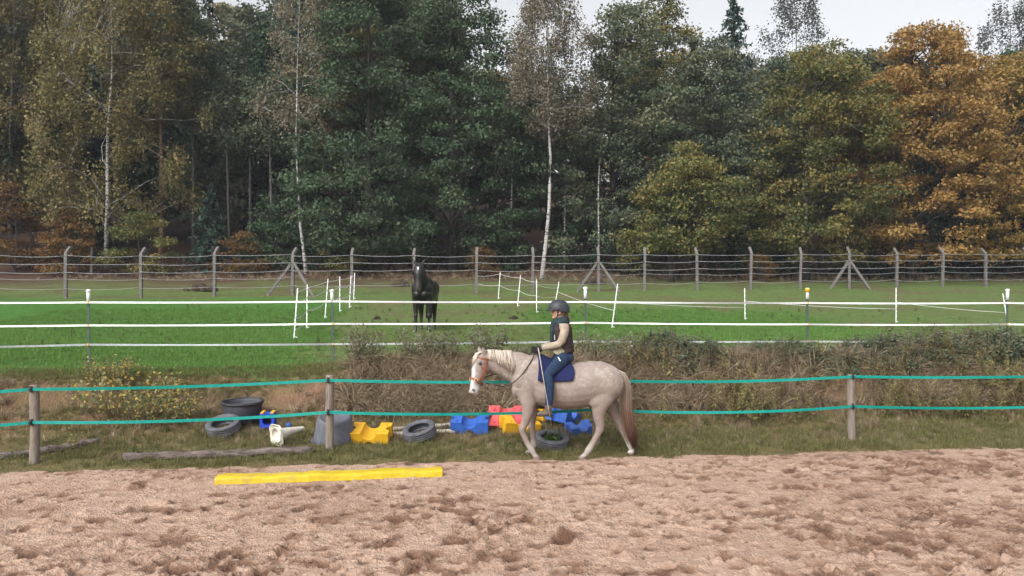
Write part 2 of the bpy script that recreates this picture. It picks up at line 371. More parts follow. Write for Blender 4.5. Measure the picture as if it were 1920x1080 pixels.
# sand riding arena: hoof-churned surface
def make_sand():
    xs = axis((-45, -8.4, 1.2), (-8.4, 9.6, .026), (9.6, 46, 1.2)); ys = axis((-30, 4.6, .8), (4.6, 8.6, .019), (8.6, 13.9, .026))
    X, Y = np.meshgrid(xs, ys, indexing='ij')
    fine = ((X > -8.4) & (X < 9.6) & (Y > 4.3)).astype(float)
    r = np.random.RandomState(11)
    Z = (fbm(X*.9, Y*.9, 3, 1)-.44)*.035
    dense = np.clip((fbm(X*.45, Y*.7, 3, 23)-.28)*3.2, .3, 1)
    f1 = fbm(X*5.6, Y*7.0, 4, 3); f2 = fbm(X*11+3, Y*13, 3, 33); f3 = fbm(X*21, Y*21, 2, 8)
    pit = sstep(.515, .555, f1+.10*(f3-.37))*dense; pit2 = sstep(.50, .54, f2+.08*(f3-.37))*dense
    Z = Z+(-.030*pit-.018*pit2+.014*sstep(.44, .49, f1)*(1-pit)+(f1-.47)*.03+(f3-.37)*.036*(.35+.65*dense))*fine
    damp_shade = np.clip((fbm(X*.5+Y*.1, Y*.9, 4, 13)-.42)*2.0+.014*X, 0, 1)*.24+.40*pit*(.3+.7*vnoise(X*1.7, Y*1.7, 5))+.28*pit2*(.3+.7*vnoise(X*2.3, Y*2.3, 6))  # moist patches, plus the shade of the pits painted into the sand colour
    n = 3000
    cx = r.uniform(-8.3, 9.5, n); cy = 4.5+9.2*r.rand(n)**1.1
    keep = (fbm(cx*.35, cy*.5, 2, 21)+r.rand(n)*.5 > .55); cx = cx[keep]; cy = cy[keep]
    keep = ~((cx > -4.3) & (cx < -.6) & (np.abs(cy-10.35-.0905*(cx+3.8)) < .45)); cx = cx[keep]; cy = cy[keep]      # none under the yellow beam
    for x0, y0 in zip(cx, cy):
        a = r.uniform(.03, .075)*(1.25 if r.rand() < .08 else 1); e = r.uniform(.9, 2.0); th = r.normal()*.9; d = r.uniform(.4, .7)*a; R = a*e*2.2
        i0, i1 = np.searchsorted(xs, [x0-R, x0+R]); j0, j1 = np.searchsorted(ys, [y0-R, y0+R])
        if i1-i0 < 2 or j1-j0 < 2: continue
        dx = X[i0:i1, j0:j1]-x0; dy = Y[i0:i1, j0:j1]-y0
        u = (dx*math.cos(th)+dy*math.sin(th))/(a*e); v = (-dx*math.sin(th)+dy*math.cos(th))/a
        q = u*u+v*v
        prof = -d*np.exp(-(q**1.5)*1.3)+d*.32*np.exp(-((np.sqrt(q)-1.35)**2)*9)*(1+.6*u)
        Z[i0:i1, j0:j1] += prof
        if r.rand() < .75: damp_shade[i0:i1, j0:j1] += np.exp(-q*.9)*r.uniform(.35, .8)  # hoof marks darkened: moist sand and painted hollow shade together
    s = bank_s(X, Y)
    ed = np.clip((s+.7)/.7, 0, 1); Z = Z*(1-.65*ed)-np.clip((s+.05+(fbm(X*1.6, Y*1.6, 3, 15)-.44)*.5)/.35, 0, 1)*.10
    V = np.stack([X, Y, Z], -1).reshape(-1, 3)
    m, nt, b = newmat('riding sand')
    at = nt.nodes.new('ShaderNodeAttribute'); at.attribute_name = 'damp_shade'
    tc = nt.nodes.new('ShaderNodeTexCoord')
    n1 = nt.nodes.new('ShaderNodeTexNoise'); n1.inputs['Scale'].default_value = 9; n1.inputs['Detail'].default_value = 8; n1.inputs['Roughness'].default_value = .75
    n2 = nt.nodes.new('ShaderNodeTexNoise'); n2.inputs['Scale'].default_value = 34; n2.inputs['Detail'].default_value = 7
    for n in (n1, n2): nt.links.new(tc.outputs['Object'], n.inputs['Vector'])
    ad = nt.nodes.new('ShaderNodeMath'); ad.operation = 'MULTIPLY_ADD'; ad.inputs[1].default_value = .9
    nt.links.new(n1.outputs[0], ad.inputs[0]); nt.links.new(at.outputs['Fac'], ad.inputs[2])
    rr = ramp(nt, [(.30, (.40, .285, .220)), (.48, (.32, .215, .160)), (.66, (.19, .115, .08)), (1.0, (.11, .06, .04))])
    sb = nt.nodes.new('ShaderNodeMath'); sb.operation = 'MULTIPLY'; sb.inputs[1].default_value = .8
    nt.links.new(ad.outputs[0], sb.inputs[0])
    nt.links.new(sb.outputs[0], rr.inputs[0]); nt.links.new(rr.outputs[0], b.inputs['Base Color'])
    b.inputs['Roughness'].default_value = .95; b.inputs['Specular IOR Level'].default_value = .15
    bp = nt.nodes.new('ShaderNodeBump'); bp.inputs['Strength'].default_value = 1.0; bp.inputs['Distance'].default_value = .035
    nt.links.new(n2.outputs[0], bp.inputs['Height']); nt.links.new(bp.outputs[0], b.inputs['Normal'])
    me = np_mesh('sand_arena', V, grid_faces(len(xs), len(ys)), [m], True, {'damp_shade': ('POINT', 'FLOAT', np.clip(damp_shade, 0, 1).ravel())})
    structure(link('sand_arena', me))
make_sand()

def ground_material():
    m, nt, b = newmat('turf and soil')
    at = nt.nodes.new('ShaderNodeAttribute'); at.attribute_name = 'col'
    tc = nt.nodes.new('ShaderNodeTexCoord')
    n1 = nt.nodes.new('ShaderNodeTexNoise'); n1.inputs['Scale'].default_value = 3.5; n1.inputs['Detail'].default_value = 9; n1.inputs['Roughness'].default_value = .75
    n2 = nt.nodes.new('ShaderNodeTexNoise'); n2.inputs['Scale'].default_value = 26; n2.inputs['Detail'].default_value = 6
    for n in (n1, n2): nt.links.new(tc.outputs['Object'], n.inputs['Vector'])
    r = ramp(nt, [(.3, (.62, .62, .62)), (.7, (1.35, 1.3, 1.25))]); nt.links.new(n1.outputs[0], r.inputs[0])
    mx = nt.nodes.new('ShaderNodeMix'); mx.data_type = 'RGBA'; mx.blend_type = 'MULTIPLY'; mx.inputs[0].default_value = 1
    nt.links.new(at.outputs['Color'], mx.inputs[6]); nt.links.new(r.outputs[0], mx.inputs[7]); nt.links.new(mx.outputs[2], b.inputs['Base Color'])
    b.inputs['Roughness'].default_value = .95; b.inputs['Specular IOR Level'].default_value = .12
    bp = nt.nodes.new('ShaderNodeBump'); bp.inputs['Strength'].default_value = 1; bp.inputs['Distance'].default_value = .06
    nt.links.new(n2.outputs[0], bp.inputs['Height']); nt.links.new(bp.outputs[0], b.inputs['Normal'])
    return m
M['ground'] = ground_material()
C_GREEN = np.array((.056, .145, .028)); C_GRAZED = np.array((.098, .145, .046)); C_OLIVE = np.array((.115, .10, .045))
C_SOIL = np.array((.16, .098, .064)); C_STRAW = np.array((.18, .125, .07)); C_LITTER = np.array((.075, .045, .032)); C_BARE = np.array((.12, .11, .055))
def lush(x, y):
    """where the ungrazed, bright green grass of the pens grows"""
    x = np.asarray(x, float); y = np.asarray(y, float)
    px = 960+x/y*FPX
    w = (fbm(x*.5, y*.5, 3, 31)-.44)*2.2+(fbm(x*2.5, y*2.5, 2, 37)-.37)*1.6
    # left pen: left of the pen fence running from (-4.4,16.5) to (-7,32)
    xl = -4.35-(y-16.3)*.165
    left = sstep(.35, -.35, x-xl+w*.5)*sstep(37, 33, y+w*2)
    # right pen: right of the line (0.3,31)-(3,19.5), in front of y ~ 29
    xr = 2.9-(y-19.5)*.19
    right = sstep(-.9, .9, x-xr+w*.7)*sstep(35, 30, y-.1*x+w*2)*sstep(15, 8, x+w*1.2)
    return np.clip(left+right, 0, 1)
def ground_colour(X, Y):
    s = bank_s(X, Y); n = fbm(X*.7, Y*.7, 4, 41); n2 = fbm(X*2.2, Y*2.2, 3, 47)
    def mixc(a, b, t): return a+(b-a)*t[..., None]
    C = np.broadcast_to(C_OLIVE, X.shape+(3,)).copy()
    C = mixc(C, C_STRAW*np.ones_like(C), np.clip((n-.42)*4, 0, 1)*.7)
    bank = sstep(1.7, 2.3, s)*sstep(3.5, 3.1, s)
    C = mixc(C, C_SOIL*np.ones_like(C), bank*np.clip((n2-.25)*3, .3, 1))
    C = mixc(C, C_STRAW*np.ones_like(C), sstep(3.0, 3.5, s)*sstep(4.6, 3.8, s+n-.4))
    mead = mixc(C_GRAZED*np.ones_like(C), C_GREEN*np.ones_like(C), lush(X, Y))
    mead = mixc(mead, C_BARE*np.ones_like(C), np.clip((n-.5)*5, 0, .8)*(1-lush(X, Y))*sstep(24, 34, Y-.2*X))
    mead = mixc(mead, C_BARE*.8*np.ones_like(C), sstep(40, 46, Y-.2*X+(n-.45)*9)*.8)
    sl_ = s+.55*sstep(-2.2, -3.6, X); C = mixc(C, mead, sstep(3.6, 4.3, sl_+(n-.45)*1.2))
    C = mixc(C, C_LITTER*np.ones_like(C), sstep(44, 49, Y-.2*X+(n-.45)*8))
    return C
def make_ground():
    for name, xs, ys in (('grass_bank', axis((-60, -10, 1), (-10, 13, .07), (13, 60, 1)), None), ('meadow', axis((-120, -40, 4), (-40, 45, .45), (45, 130, 4)), None)):
        if name == 'grass_bank':
            ss = axis((-.6, 5.6, .07))
            X, S = np.meshgrid(xs, ss, indexing='ij'); Y = S+11.7+.123*X; ny = len(ss)
        else:
            ss = axis((5.6, 14, .3), (14, 50, .5), (50, 110, 2), (110, 420, 10))
            X, S = np.meshgrid(xs, ss, indexing='ij'); Y = S+11.7+.123*X; ny = len(ss)
        Z = ground(X, Y)
        if name == 'meadow' : Z[:, 0] = ground(X[:, 0], Y[:, 0])
        col = ground_colour(X, Y)
        V = np.stack([X, Y, Z], -1).reshape(-1, 3)
        me = np_mesh(name, V, grid_faces(len(xs), ny), [M['ground']], True)
        setcol(me, col.reshape(-1, 3))
        structure(link(name, me))
make_ground()

# ------------------------------------------------------------------ trees
def leaf_quads(P, N, size, rng, aspect=.6, droop=None):
    """rhombus leaves at points P with normals N"""
    n = len(P)
    T = rng.normal(size=(n, 3))
    if droop is not None: T = T*(1-droop)+np.array([0, 0, -1.6])*droop
    T -= N*(T*N).sum(1, keepdims=True); T /= np.linalg.norm(T, axis=1, keepdims=True)+1e-9
    B = np.cross(N, T)
    L = (size*rng.uniform(.65, 1.35, n))[:, None]
    V = np.empty((n, 4, 3))
    V[:, 0] = P-T*L*.5; V[:, 1] = P+B*L*.5*aspect+T*L*.05; V[:, 2] = P+T*L*.5; V[:, 3] = P-B*L*.5*aspect+T*L*.05
    F = np.arange(n*4).reshape(n, 4)
    return V.reshape(-1, 3), F
def unit(v): return v/(np.linalg.norm(v, axis=-1, keepdims=True)+1e-9)
def limb(mb, a, b, r0, r1, rng, sag=.15, n=5, k=6):
    a = Vector(a); b = Vector(b); d = (b-a).length
    pts = []; mid = Vector((rng.normal()*.06*d, rng.normal()*.06*d, sag*d))
    for i in range(n+1):
        t = i/n
        p = a.lerp(b, t)+mid*(4*t*(1-t))*.6+Vector((rng.normal(), rng.normal(), rng.normal()))*(.025*d if 0 < i < n else 0)
        pts.append(p)
    mb.tube(pts, [r0+(r1-r0)*(i/n)**.8 for i in range(n+1)], k)
    return pts
def trunk_path(H, lean, wob, rng, n=12, pts=None):
    if pts: 
        P = np.array(pts, float); zz = np.linspace(0, H, n+1)
        return [Vector((float(np.interp(z, P[:, 2], P[:, 0])), float(np.interp(z, P[:, 2], P[:, 1])), z)) for z in zz]
    ph = rng.rand(4)*6
    return [Vector((lean[0]*(t**1.3)+wob*math.sin(ph[0]+t*5)*t, lean[1]*(t**1.3)+wob*math.sin(ph[1]+t*4)*t, H*t)) for t in np.linspace(0, 1, n+1)]
def on_path(path, z):
    for a, b in zip(path[:-1], path[1:]):
        if b.z >= z: return a.lerp(b, (z-a.z)/max(b.z-a.z, 1e-6))
    return path[-1].copy()

def broadleaf(seed, H, R, base, mats, nclump=110, per=230, leaf=.2, r0=.28, offset=(0, 0), flat=.5, clump=1.0, shape='oak', path=None, lean=(0, 0), wob=.15, droop=None, nlimb=14, up=.55):
    rng = np.random.RandomState(seed)
    tp = trunk_path(H*.93, lean, wob, rng, pts=path)
    tr = MB()
    tr.tube([p-Vector((0, 0, .4)) if i == 0 else p for i, p in enumerate(tp)], [r0*(1.35 if i == 0 else 1)*(1-.9*(i/(len(tp)-1))**.9) for i in range(len(tp))], 9)
    # bough centres through the crown volume, more towards its skin
    C = []
    tries = 0
    while len(C) < nclump and tries < nclump*60:
        tries += 1
        t = rng.rand(); z = base+(H-base)*t
        if shape == 'oak': prof = (math.sin(PI*min(1, .12+.88*t**.85))**.6 if t < .999 else 0)*(1.0-.25*t)
        elif shape == 'dome': prof = math.sqrt(max(0, 1-(t*.98)**2.6))*(.78+.22*min(1, t*4))
        elif shape == 'birch': prof = .35+.65*math.sin(PI*min(1, .2+.8*t))
        else: prof = 1-t*.9
        th = rng.rand()*2*PI; rr = R*prof*(rng.uniform(.25, 1)**.55)*(1+.22*math.sin(th*3+seed)+.15*math.sin(th*2+t*6))
        ax = on_path(tp, z)
        p = np.array([ax.x+offset[0]*min(1, t*2+.3)+rr*math.cos(th), ax.y+offset[1]+rr*math.sin(th), z+rng.normal()*.2])
        if len(C) and np.min(np.sum((np.array(C)-p)**2*np.array([1, 1, 1.6]), 1)) < (.62*clump)**2: continue
        C.append(p)
    C = np.array(C)
    # main limbs, then branches to the boughs
    idx = rng.choice(len(C), min(nlimb, len(C)), replace=False); prim = []
    for i in idx:
        c = C[i]; za = max(base*.75, min(H*.85, c[2]-.35*math.hypot(c[0], c[1])-rng.uniform(.3, 1.6)))
        a = on_path(tp, za); k = za/H
        prim += limb(tr, a, c, r0*(.26 if shape == 'birch' else .42)*(1-.75*k), .012 if shape == 'birch' else .025, rng, .10, 6, 6)[1:]
    PP = np.array([tuple(p) for p in prim])
    for i in range(len(C)):
        if i in idx: continue
        c = C[i]; d = np.sum((PP-c)**2, 1)+np.clip(PP[:, 2]-c[2], 0, 9)*3; j = int(np.argmin(d))
        limb(tr, PP[j], c, .018 if shape == 'birch' else .045, .006, rng, .05, 3, 4)
    trunk = tr.mesh('trunk', [mats[0]], True)
    # leaves
    Ps = []; Ns = []
    for c in C:
        m = int(per*rng.uniform(.6, 1.35)); cr = clump*rng.uniform(.7, 1.3)
        q = rng.normal(size=(m, 3)); q = unit(q)*(rng.rand(m, 1)**.45)
        if droop is not None: sc3 = np.array([cr*.75, cr*.75, cr*1.1])
        else: sc3 = np.array([cr, cr, cr*flat])
        q = q*sc3*(1+.35*np.sin(q[:, :1]*7+c[0]*3)*np.cos(q[:, 1:2]*6+c[1]))
        Ps.append(c+q); nn = rng.normal(size=(m, 3))*.75+np.array([0, 0, up])+unit(q)*.45; Ns.append(unit(nn))
    P = np.concatenate(Ps); N = np.concatenate(Ns)
    V, F = leaf_quads(P, N, leaf, rng, .62, droop)
    crown = np_mesh('crown', V, F, [mats[1]])
    return trunk, crown
def spruce(seed, H, R, base, mats, tiers=26, per=11, leaf=.34, r0=.2, open_=.0, seg=26):
    rng = np.random.RandomState(seed)
    tr = MB(); tp = [Vector((0, 0, -.3)), Vector((0, 0, H*.5)), Vector((0, 0, H))]
    tr.tube(tp, [r0*1.2, r0*.6, .02], 8)
    Ps = []; Ns = []
    for i in range(tiers):
        t = i/(tiers-1); z = base+(H-base)*t**.95; L = R*(1-t)**.8+.12
        for k in range(max(4, int(per*(1-t*.4)))):
            if rng.rand() < open_: continue
            th = rng.rand()*2*PI; l = L*rng.uniform(.65, 1.15); drop = rng.uniform(.15, .42)
            d = np.array([math.cos(th), math.sin(th), 0]); z0 = z+rng.normal()*.15
            e = np.array([0, 0, z0])+d*l+np.array([0, 0, -drop*l+.12*l])
            if i % 2 == 0 and k % 2 == 0: limb(tr, (0, 0, z0), e, .035, .008, rng, -.05, 3, 4)
            m = int(seg*max(.35, l/R)); s = rng.rand(m)**.7
            side = np.array([-d[1], d[0], 0])
            wdt = (.10+.30*(1-s))*l*.7
            p = np.array([0, 0, z0])+d*(s*l)[:, None]+side*(rng.uniform(-1, 1, m)*wdt)[:, None]+np.array([0, 0, 1])*(-drop*l*s**1.3+.12*l*s-rng.rand(m)*.22)[:, None]
            Ps.append(p); Ns.append(unit(rng.normal(size=(m, 3))*.6+np.array([0, 0, .5])+d*.3))
    V, F = leaf_quads(np.concatenate(Ps), np.concatenate(Ns), leaf, rng, .42, .35)
    return tr.mesh('trunk', [mats[0]], True), np_mesh('crown', V, F, [mats[1]])
def plant_tree(name, meshes, px, D, label, cat='tree', group=None, rz=0, s=1.0, sink=.1):
    x = wx(px, D); o = thing(name, label, cat, (x, D, gz(x, D)-sink), (0, 0, rz), group, (s, s, s))
    link('trunk', meshes[0], o); link('crown', meshes[1], o)
    return o
oak = M['bark_oak']; bi = M['bark_birch']; gr = M['bark_grey']
# --- front row, left to right
plant_tree('birch_tree', broadleaf(101, 18.5, 4.9, 3.2, (bi, M['leaf_olive']), 190, 210, .17, .14, shape='birch', clump=.9, wob=.25, droop=.4, path=[(0, 0, 0), (.1, 0, 4), (.05, .1, 8), (.3, .2, 12), (.2, .1, 20)]), 198, 47.5, 'tall birch with white trunk and olive leaves above the left field')
plant_tree('birch_tree', broadleaf(102, 18, 4.2, 3.0, (gr, M['leaf_olive']), 150, 210, .18, .15, shape='birch', clump=.95, droop=.3), 20, 50, 'olive leaved tree at the left edge of the forest')
plant_tree('oak_tree', broadleaf(103, 15, 4.0, 2.0, (oak, M['leaf_oak']), 100, 190, .21, .22), -120, 49, 'dark green tree just outside the left edge of the view')
plant_tree('pine_tree', broadleaf(104, 18, 2.6, 9.5, (M['bark_pine'], M['leaf_olive']), 60, 170, .18, .17, shape='birch', wob=.1), 302, 50, 'tree with straight reddish brown trunk right of the tall olive birch')
plant_tree('pine_tree', broadleaf(105, 17, 2.0, 9.5, (gr, M['leaf_oak_grey']), 45, 160, .18, .13, shape='birch', wob=.1), 362, 52, 'slim tree with bare grey trunk between birch and dark conifer')
plant_tree('beech_sapling', broadleaf(106, 4.6, 2.0, .3, (gr, M['leaf_rust']), 40, 170, .15, .07, flat=.35, clump=.7), 28, 45.5, 'rust red beech bush at the left edge below the trees', 'bush')
plant_tree('beech_sapling', broadleaf(107, 3.9, 1.8, .2, (gr, M['leaf_rust']), 36, 170, .14, .06, flat=.35, clump=.65), 122, 45.0, 'rust and orange beech bush left of the white birch trunk', 'bush')
plant_tree('hornbeam_bush', broadleaf(108, 3.6, 2.0, .2, (gr, M['leaf_yellowgreen']), 40, 170, .14, .06, flat=.35, clump=.7), 262, 45.5, 'yellowish green low bush right of the white birch trunk', 'bush')
plant_tree('spruce_tree', spruce(109, 5.2, 1.9, .2, (oak, M['needle']), 18, 11, .26, .08), 395, 48, 'small dark young spruce below the slim grey trunk')
plant_tree('beech_sapling', broadleaf(110, 2.6, 1.5, .2, (gr, M['leaf_rust']), 22, 130, .14, .05, flat=.35, clump=.6), 452, 46.5, 'small brownish beech bush beside the young dark spruce', 'bush')
plant_tree('spruce_tree', spruce(111, 20, 2.3, 6.5, (oak, M['needle']), 34, 9, .36, .22, .25), 392, 57, 'tall thin dark conifer left of the big oaks')
plant_tree('birch_tree', broadleaf(112, 18.5, 2.1, 8.5, (bi, M['leaf_pale']), 60, 120, .15, .105, shape='birch', droop=.4, clump=.8, path=[(0.3, 0, 0), (-.1, 0, 3), (-.35, 0, 8), (-.25, 0, 13), (0, 0, 20)]), 566, 47.5, 'birch with white trunk left of the largest dark oak')
plant_tree('oak_tree', broadleaf(113, 20.5, 5.9, 1.2, (oak, M['leaf_oak']), 230, 215, .21, .34, shape='oak', flat=.42, clump=1.15, nlimb=24, offset=(-.3, 0)), 690, 49.5, 'largest dark green oak behind the black horse')
plant_tree('oak_tree', broadleaf(114, 19.4, 5.5, 1.2, (oak, M['leaf_oak']), 210, 215, .21, .32, shape='oak', flat=.42, clump=1.15, nlimb=22, offset=(.5, 0)), 848, 50.5, 'dark green oak right of the black horse, left of the curved birch')
plant_tree('birch_tree', broadleaf(115, 18.3, 2.5, 9.0, (bi, M['leaf_pale']), 110, 200, .14, .135, shape='birch', droop=.45, clump=.85, path=[(-.1, 0, 0), (.15, 0, 2), (.35, 0, 4), (.45, 0, 7), (.3, 0, 10), (.2, 0, 20)]), 1018, 47.0, 'birch with curved white trunk and pale sparse crown in the middle')
plant_tree('oak_tree', broadleaf(116, 17.2, 3.9, 1.5, (oak, M['leaf_oak_grey']), 150, 215, .2, .25, flat=.45, nlimb=18, offset=(.9, 0), shape='dome'), 1150, 51, 'tall grey green oak right of the curved birch')
plant_tree('oak_tree', broadleaf(117, 7.6, 3.3, 1.9, (oak, M['leaf_yellowgreen']), 90, 200, .18, .2, flat=.4, offset=(.9, 0)), 1258, 46.5, 'low yellow green oak standing in front of the taller grey green one')
plant_tree('oak_tree', broadleaf(118, 15.2, 3.3, 3.0, (oak, M['leaf_oak_grey']), 110, 215, .2, .22, flat=.45, shape='dome'), 1335, 51.5, 'grey green oak below the tall spruce tip')
plant_tree('oak_tree', broadleaf(119, 14.0, 4.7, 1.2, (oak, M['leaf_yellowgreen']), 210, 215, .19, .25, flat=.42, offset=(1.1, 0), shape='dome'), 1510, 48.5, 'round yellow green oak left of the bright orange tree')
plant_tree('oak_tree', broadleaf(120, 15.4, 5.6, 1.2, (oak, M['leaf_orange']), 250, 215, .2, .28, flat=.45, offset=(.8, 0), shape='dome', nlimb=18), 1708, 50, 'large bright orange oak on the right')
plant_tree('maple_tree', broadleaf(121, 14.6, 4.3, 1.2, (oak, M['leaf_gold']), 150, 215, .2, .25, flat=.45, shape='dome'), 1890, 52.5, 'golden yellow tree at the right edge of the forest')
plant_tree('oak_tree', broadleaf(122, 14, 3.8, 1.8, (oak, M['leaf_orange']), 130, 200, .2, .25, flat=.45, shape='dome'), 2040, 51, 'orange tree just beyond the right edge of the view')
plant_tree('maple_tree', broadleaf(123, 19.5, 2.2, 9, (oak, M['leaf_yellowgreen']), 70, 190, .2, .2, shape='dome'), 1245, 57, 'slender tree with yellowing top behind the grey green oak')
plant_tree('spruce_tree', spruce(124, 21, 3.6, 4, (oak, M['needle']), 44, 14, .40, .22), 1375, 62, 'tall dark spruce with pointed tip against the white sky')
plant_tree('birch_tree', broadleaf(125, 22, 3.4, 11, (gr, M['leaf_far']), 80, 110, .2, .16, shape='birch', droop=.4, clump=1.0), 1490, 70, 'far grey birch with see-through crown right of the tall spruce')
plant_tree('birch_tree', broadleaf(126, 21.5, 3.0, 11, (gr, M['leaf_far']), 75, 110, .2, .16, shape='birch', droop=.4, clump=1.0), 1895, 70, 'far pale birch showing above the golden tree at right')
plant_tree('spruce_tree', spruce(127, 19, 2.2, 5, (oak, M['needle']), 32, 10, .36, .2), 1753, 72, 'far spruce tip just above the bright orange oak')
# undergrowth along the wood's edge
b1 = broadleaf(131, 3.0, 1.9, .15, (gr, M['leaf_bush']), 34, 170, .15, .05, flat=.35, clump=.7)
b2 = broadleaf(132, 2.4, 1.7, .15, (gr, M['leaf_yellowgreen']), 28, 150, .14, .05, flat=.35, clump=.65)
b3 = broadleaf(133, 2.2, 1.5, .15, (gr, M['leaf_rust']), 24, 130, .13, .05, flat=.35, clump=.6)
for me, px, D, s, rz, lab in (
        (b1, 500, 49, 1.2, .3, 'dark green bush at the foot of the left white birch'), (b1, 620, 50, 1.1, 2.0, 'dark bush between the white birch and the largest oak'),
        (b2, 640, 47.5, .9, .6, 'yellowish bush by the trunk of the largest oak'), (b2, 770, 52, 1.0, 1.7, 'yellowish bush between the trunks of the two dark oaks'),
        (b1, 930, 51, 1.15, 4.1, 'dark bush left of the curved birch foot'), (b3, 905, 47.5, .8, 2.2, 'low rust bush behind the concrete posts, left of the rider'),
        (b1, 1090, 53, 1.2, 5.2, 'dark bush right of the curved birch foot'), (b2, 1195, 50, .9, 3.1, 'yellowish bush left of the low yellow green oak'),
        (b1, 1420, 51, 1.3, .9, 'dark bush under the gap left of the round oak'), (b3, 1425, 47.5, .7, 4.4, 'low rust bush left of the round oak trunk'),
        (b1, 1620, 52, 1.2, 1.2, 'dark bush between the round oak and the orange oak'), (b1, 1800, 53, 1.3, 3.6, 'dark bush right of the orange oak trunk'),
        (b1, 160, 50, 1.25, 2.9, 'dark green bush behind the rust red beech bushes')):
    plant_tree('undergrowth_bush', me, px, D, lab, 'bush', None, rz, s)
# --- deep wood: copies of four trees
deep = [broadleaf(141, 15, 3.0, 2.0, (oak, M['leaf_bush']), 100, 150, .27, .2, flat=.5, shape='oak', clump=1.1),
        broadleaf(142, 15, 2.6, 3.0, (gr, M['leaf_oak_grey']), 90, 150, .27, .16, flat=.5, shape='dome', clump=1.1),
        spruce(143, 15, 2.4, 3.0, (oak, M['needle']), 28, 10, .42, .18),
        broadleaf(144, 15, 2.4, 4.5, (M['bark_pine'], M['leaf_olive']), 80, 130, .26, .16, flat=.5, shape='birch', clump=1.0)]
rg = np.random.RandomState(55)
DL = ['dark leafy tree', 'grey green tree', 'dark spruce', 'olive reddish stemmed tree']
LM = [(-120, 'left forest edge'), (20, 'leftmost olive tree'), (198, 'tall olive birch'), (302, 'reddish straight trunk'), (392, 'thin dark conifer'), (566, 'left white birch'), (690, 'largest dark oak'), (848, 'second dark oak'), (1018, 'curved white birch'), (1150, 'tall grey green oak'), (1258, 'low yellow green oak'), (1375, 'pointed spruce'), (1510, 'round yellow green oak'), (1708, 'bright orange oak'), (1890, 'golden tree'), (2040, 'right forest edge')]
USED = {}
def deep_label(kind, row, px):
    k = min(range(len(LM)), key=lambda i: abs(LM[i][0]-px)); side = 'left of' if px < LM[k][0] else 'right of'
    l = '%s in the %s row, %s the %s' % (kind, ('second', 'third', 'fourth', 'hindmost')[row], side, LM[k][1])
    if l in USED: l = l.replace(side, 'farther '+side)
    USED[l] = 1
    return l
for row, (D0, n) in enumerate(((57, 26), (66, 26), (77, 24), (90, 24))):
    for k in range(n):
        px = -160+(2240/(n-1))*k+rg.uniform(-30, 30); D = D0+rg.uniform(-3.5, 3.5)
        t = (0 if rg.rand() < .42 else 1) if rg.rand() < .62 else (2 if rg.rand() < .55 else 3)
        x = wx(px, D); g0 = gz(x, D)
        if 1025 < px < 1112: topy = 330
        elif px < 330: topy = rg.uniform(-80, 0)
        elif px < 420: topy = rg.uniform(70, 150)
        elif px < 880: topy = rg.uniform(-40, 60)
        elif px < 1025: topy = rg.uniform(130, 210)
        elif px < 1300: topy = rg.uniform(60, 120)
        else: topy = rg.uniform(85, 140)
        s = max(.5, (wz(topy, D)-g0)/15.0)
        o = plant_tree('forest_tree', deep[t], px, D, deep_label(DL[t], row, px), 'tree', 'trees deep in the wood', rg.rand()*6.28, s)
# bare stems in the dark between the front trees
tb = MB(); tb.tube(trunk_path(11, (.3, 0), .1, np.random.RandomState(4)), [.11*(1-.6*i/12) for i in range(13)], 7)
stem_dark = tb.mesh('trunk', [gr]); tb2 = MB(); tb2.tube(trunk_path(9, (-.2, 0), .12, np.random.RandomState(6)), [.075*(1-.6*i/12) for i in range(13)], 7)
stem_birch = tb2.mesh('trunk', [bi])
cs = broadleaf(151, 12, 1.6, 7.5, (gr, M['leaf_oak_grey']), 26, 120, .2, .05, flat=.5)[1]
def stem_label(px, kind):
    k = min(range(len(LM)), key=lambda i: abs(LM[i][0]-px)); side = ('just ' if abs(LM[k][0]-px) < 45 else 'farther ')+('left of' if px < LM[k][0] else 'right of')
    return '%s stem in the shade %s the %s' % ('thin pale birch' if kind else 'thin dark', side, LM[k][1])
for px, D, kind in ((60, 53, 0), (115, 55, 0), (430, 51, 0), (470, 52, 0), (512, 50, 0), (735, 54, 0), (800, 53, 0), (958, 52, 1), (1058, 52, 1), (1078, 54, 1), (1122, 49, 1), (1175, 54, 0), (1315, 54, 0), (1402, 50, 0), (1445, 55, 0), (1590, 55, 0), (1660, 56, 0)):
    x = wx(px, D)
    o = thing('slender_tree', stem_label(px, kind), 'tree', (x, D, gz(x, D)-.2), (0, 0, px), ('thin dark stems', 'thin birch stems')[kind])
    link('trunk', stem_birch if kind else stem_dark, o); link('crown', cs, o)

# ------------------------------------------------------------------ fences
def strip(name, pts, h, mat, parent, twist=0, thick=.0025, seed=0):
    """thin band standing on edge along pts (z = its middle)"""
    V = []; F = []; n = len(pts); rng = np.random.RandomState(seed)
    ph = rng.rand(3)*6
    for i, p in enumerate(pts):
        p = Vector(p); a = pts[max(i-1, 0)]; b = pts[min(i+1, n-1)]
        d = (Vector(b)-Vector(a)); d.z = 0; d.normalize(); nrm = Vector((-d.y, d.x, 0))
        tw = twist*(math.sin(ph[0]+i*.23)*.6+math.sin(ph[1]+i*.07)*.5)
        u = Vector((0, 0, 1))*math.cos(tw)+nrm*math.sin(tw); q = nrm*math.cos(tw)-Vector((0, 0, 1))*math.sin(tw)
        for su, sq in ((-1, -1), (1, -1), (1, 1), (-1, 1)): V.append(p+u*(su*h/2)+q*(sq*thick/2))
    for i in range(n-1):
        for k in range(4): F.append((i*4+k, i*4+(k+1) % 4, (i+1)*4+(k+1) % 4, (i+1)*4+k))
    F.append((0, 3, 2, 1)); F.append(((n-1)*4, (n-1)*4+1, (n-1)*4+2, (n-1)*4+3))
    return link(name, np_mesh(name, V, F, [mat], False), parent)
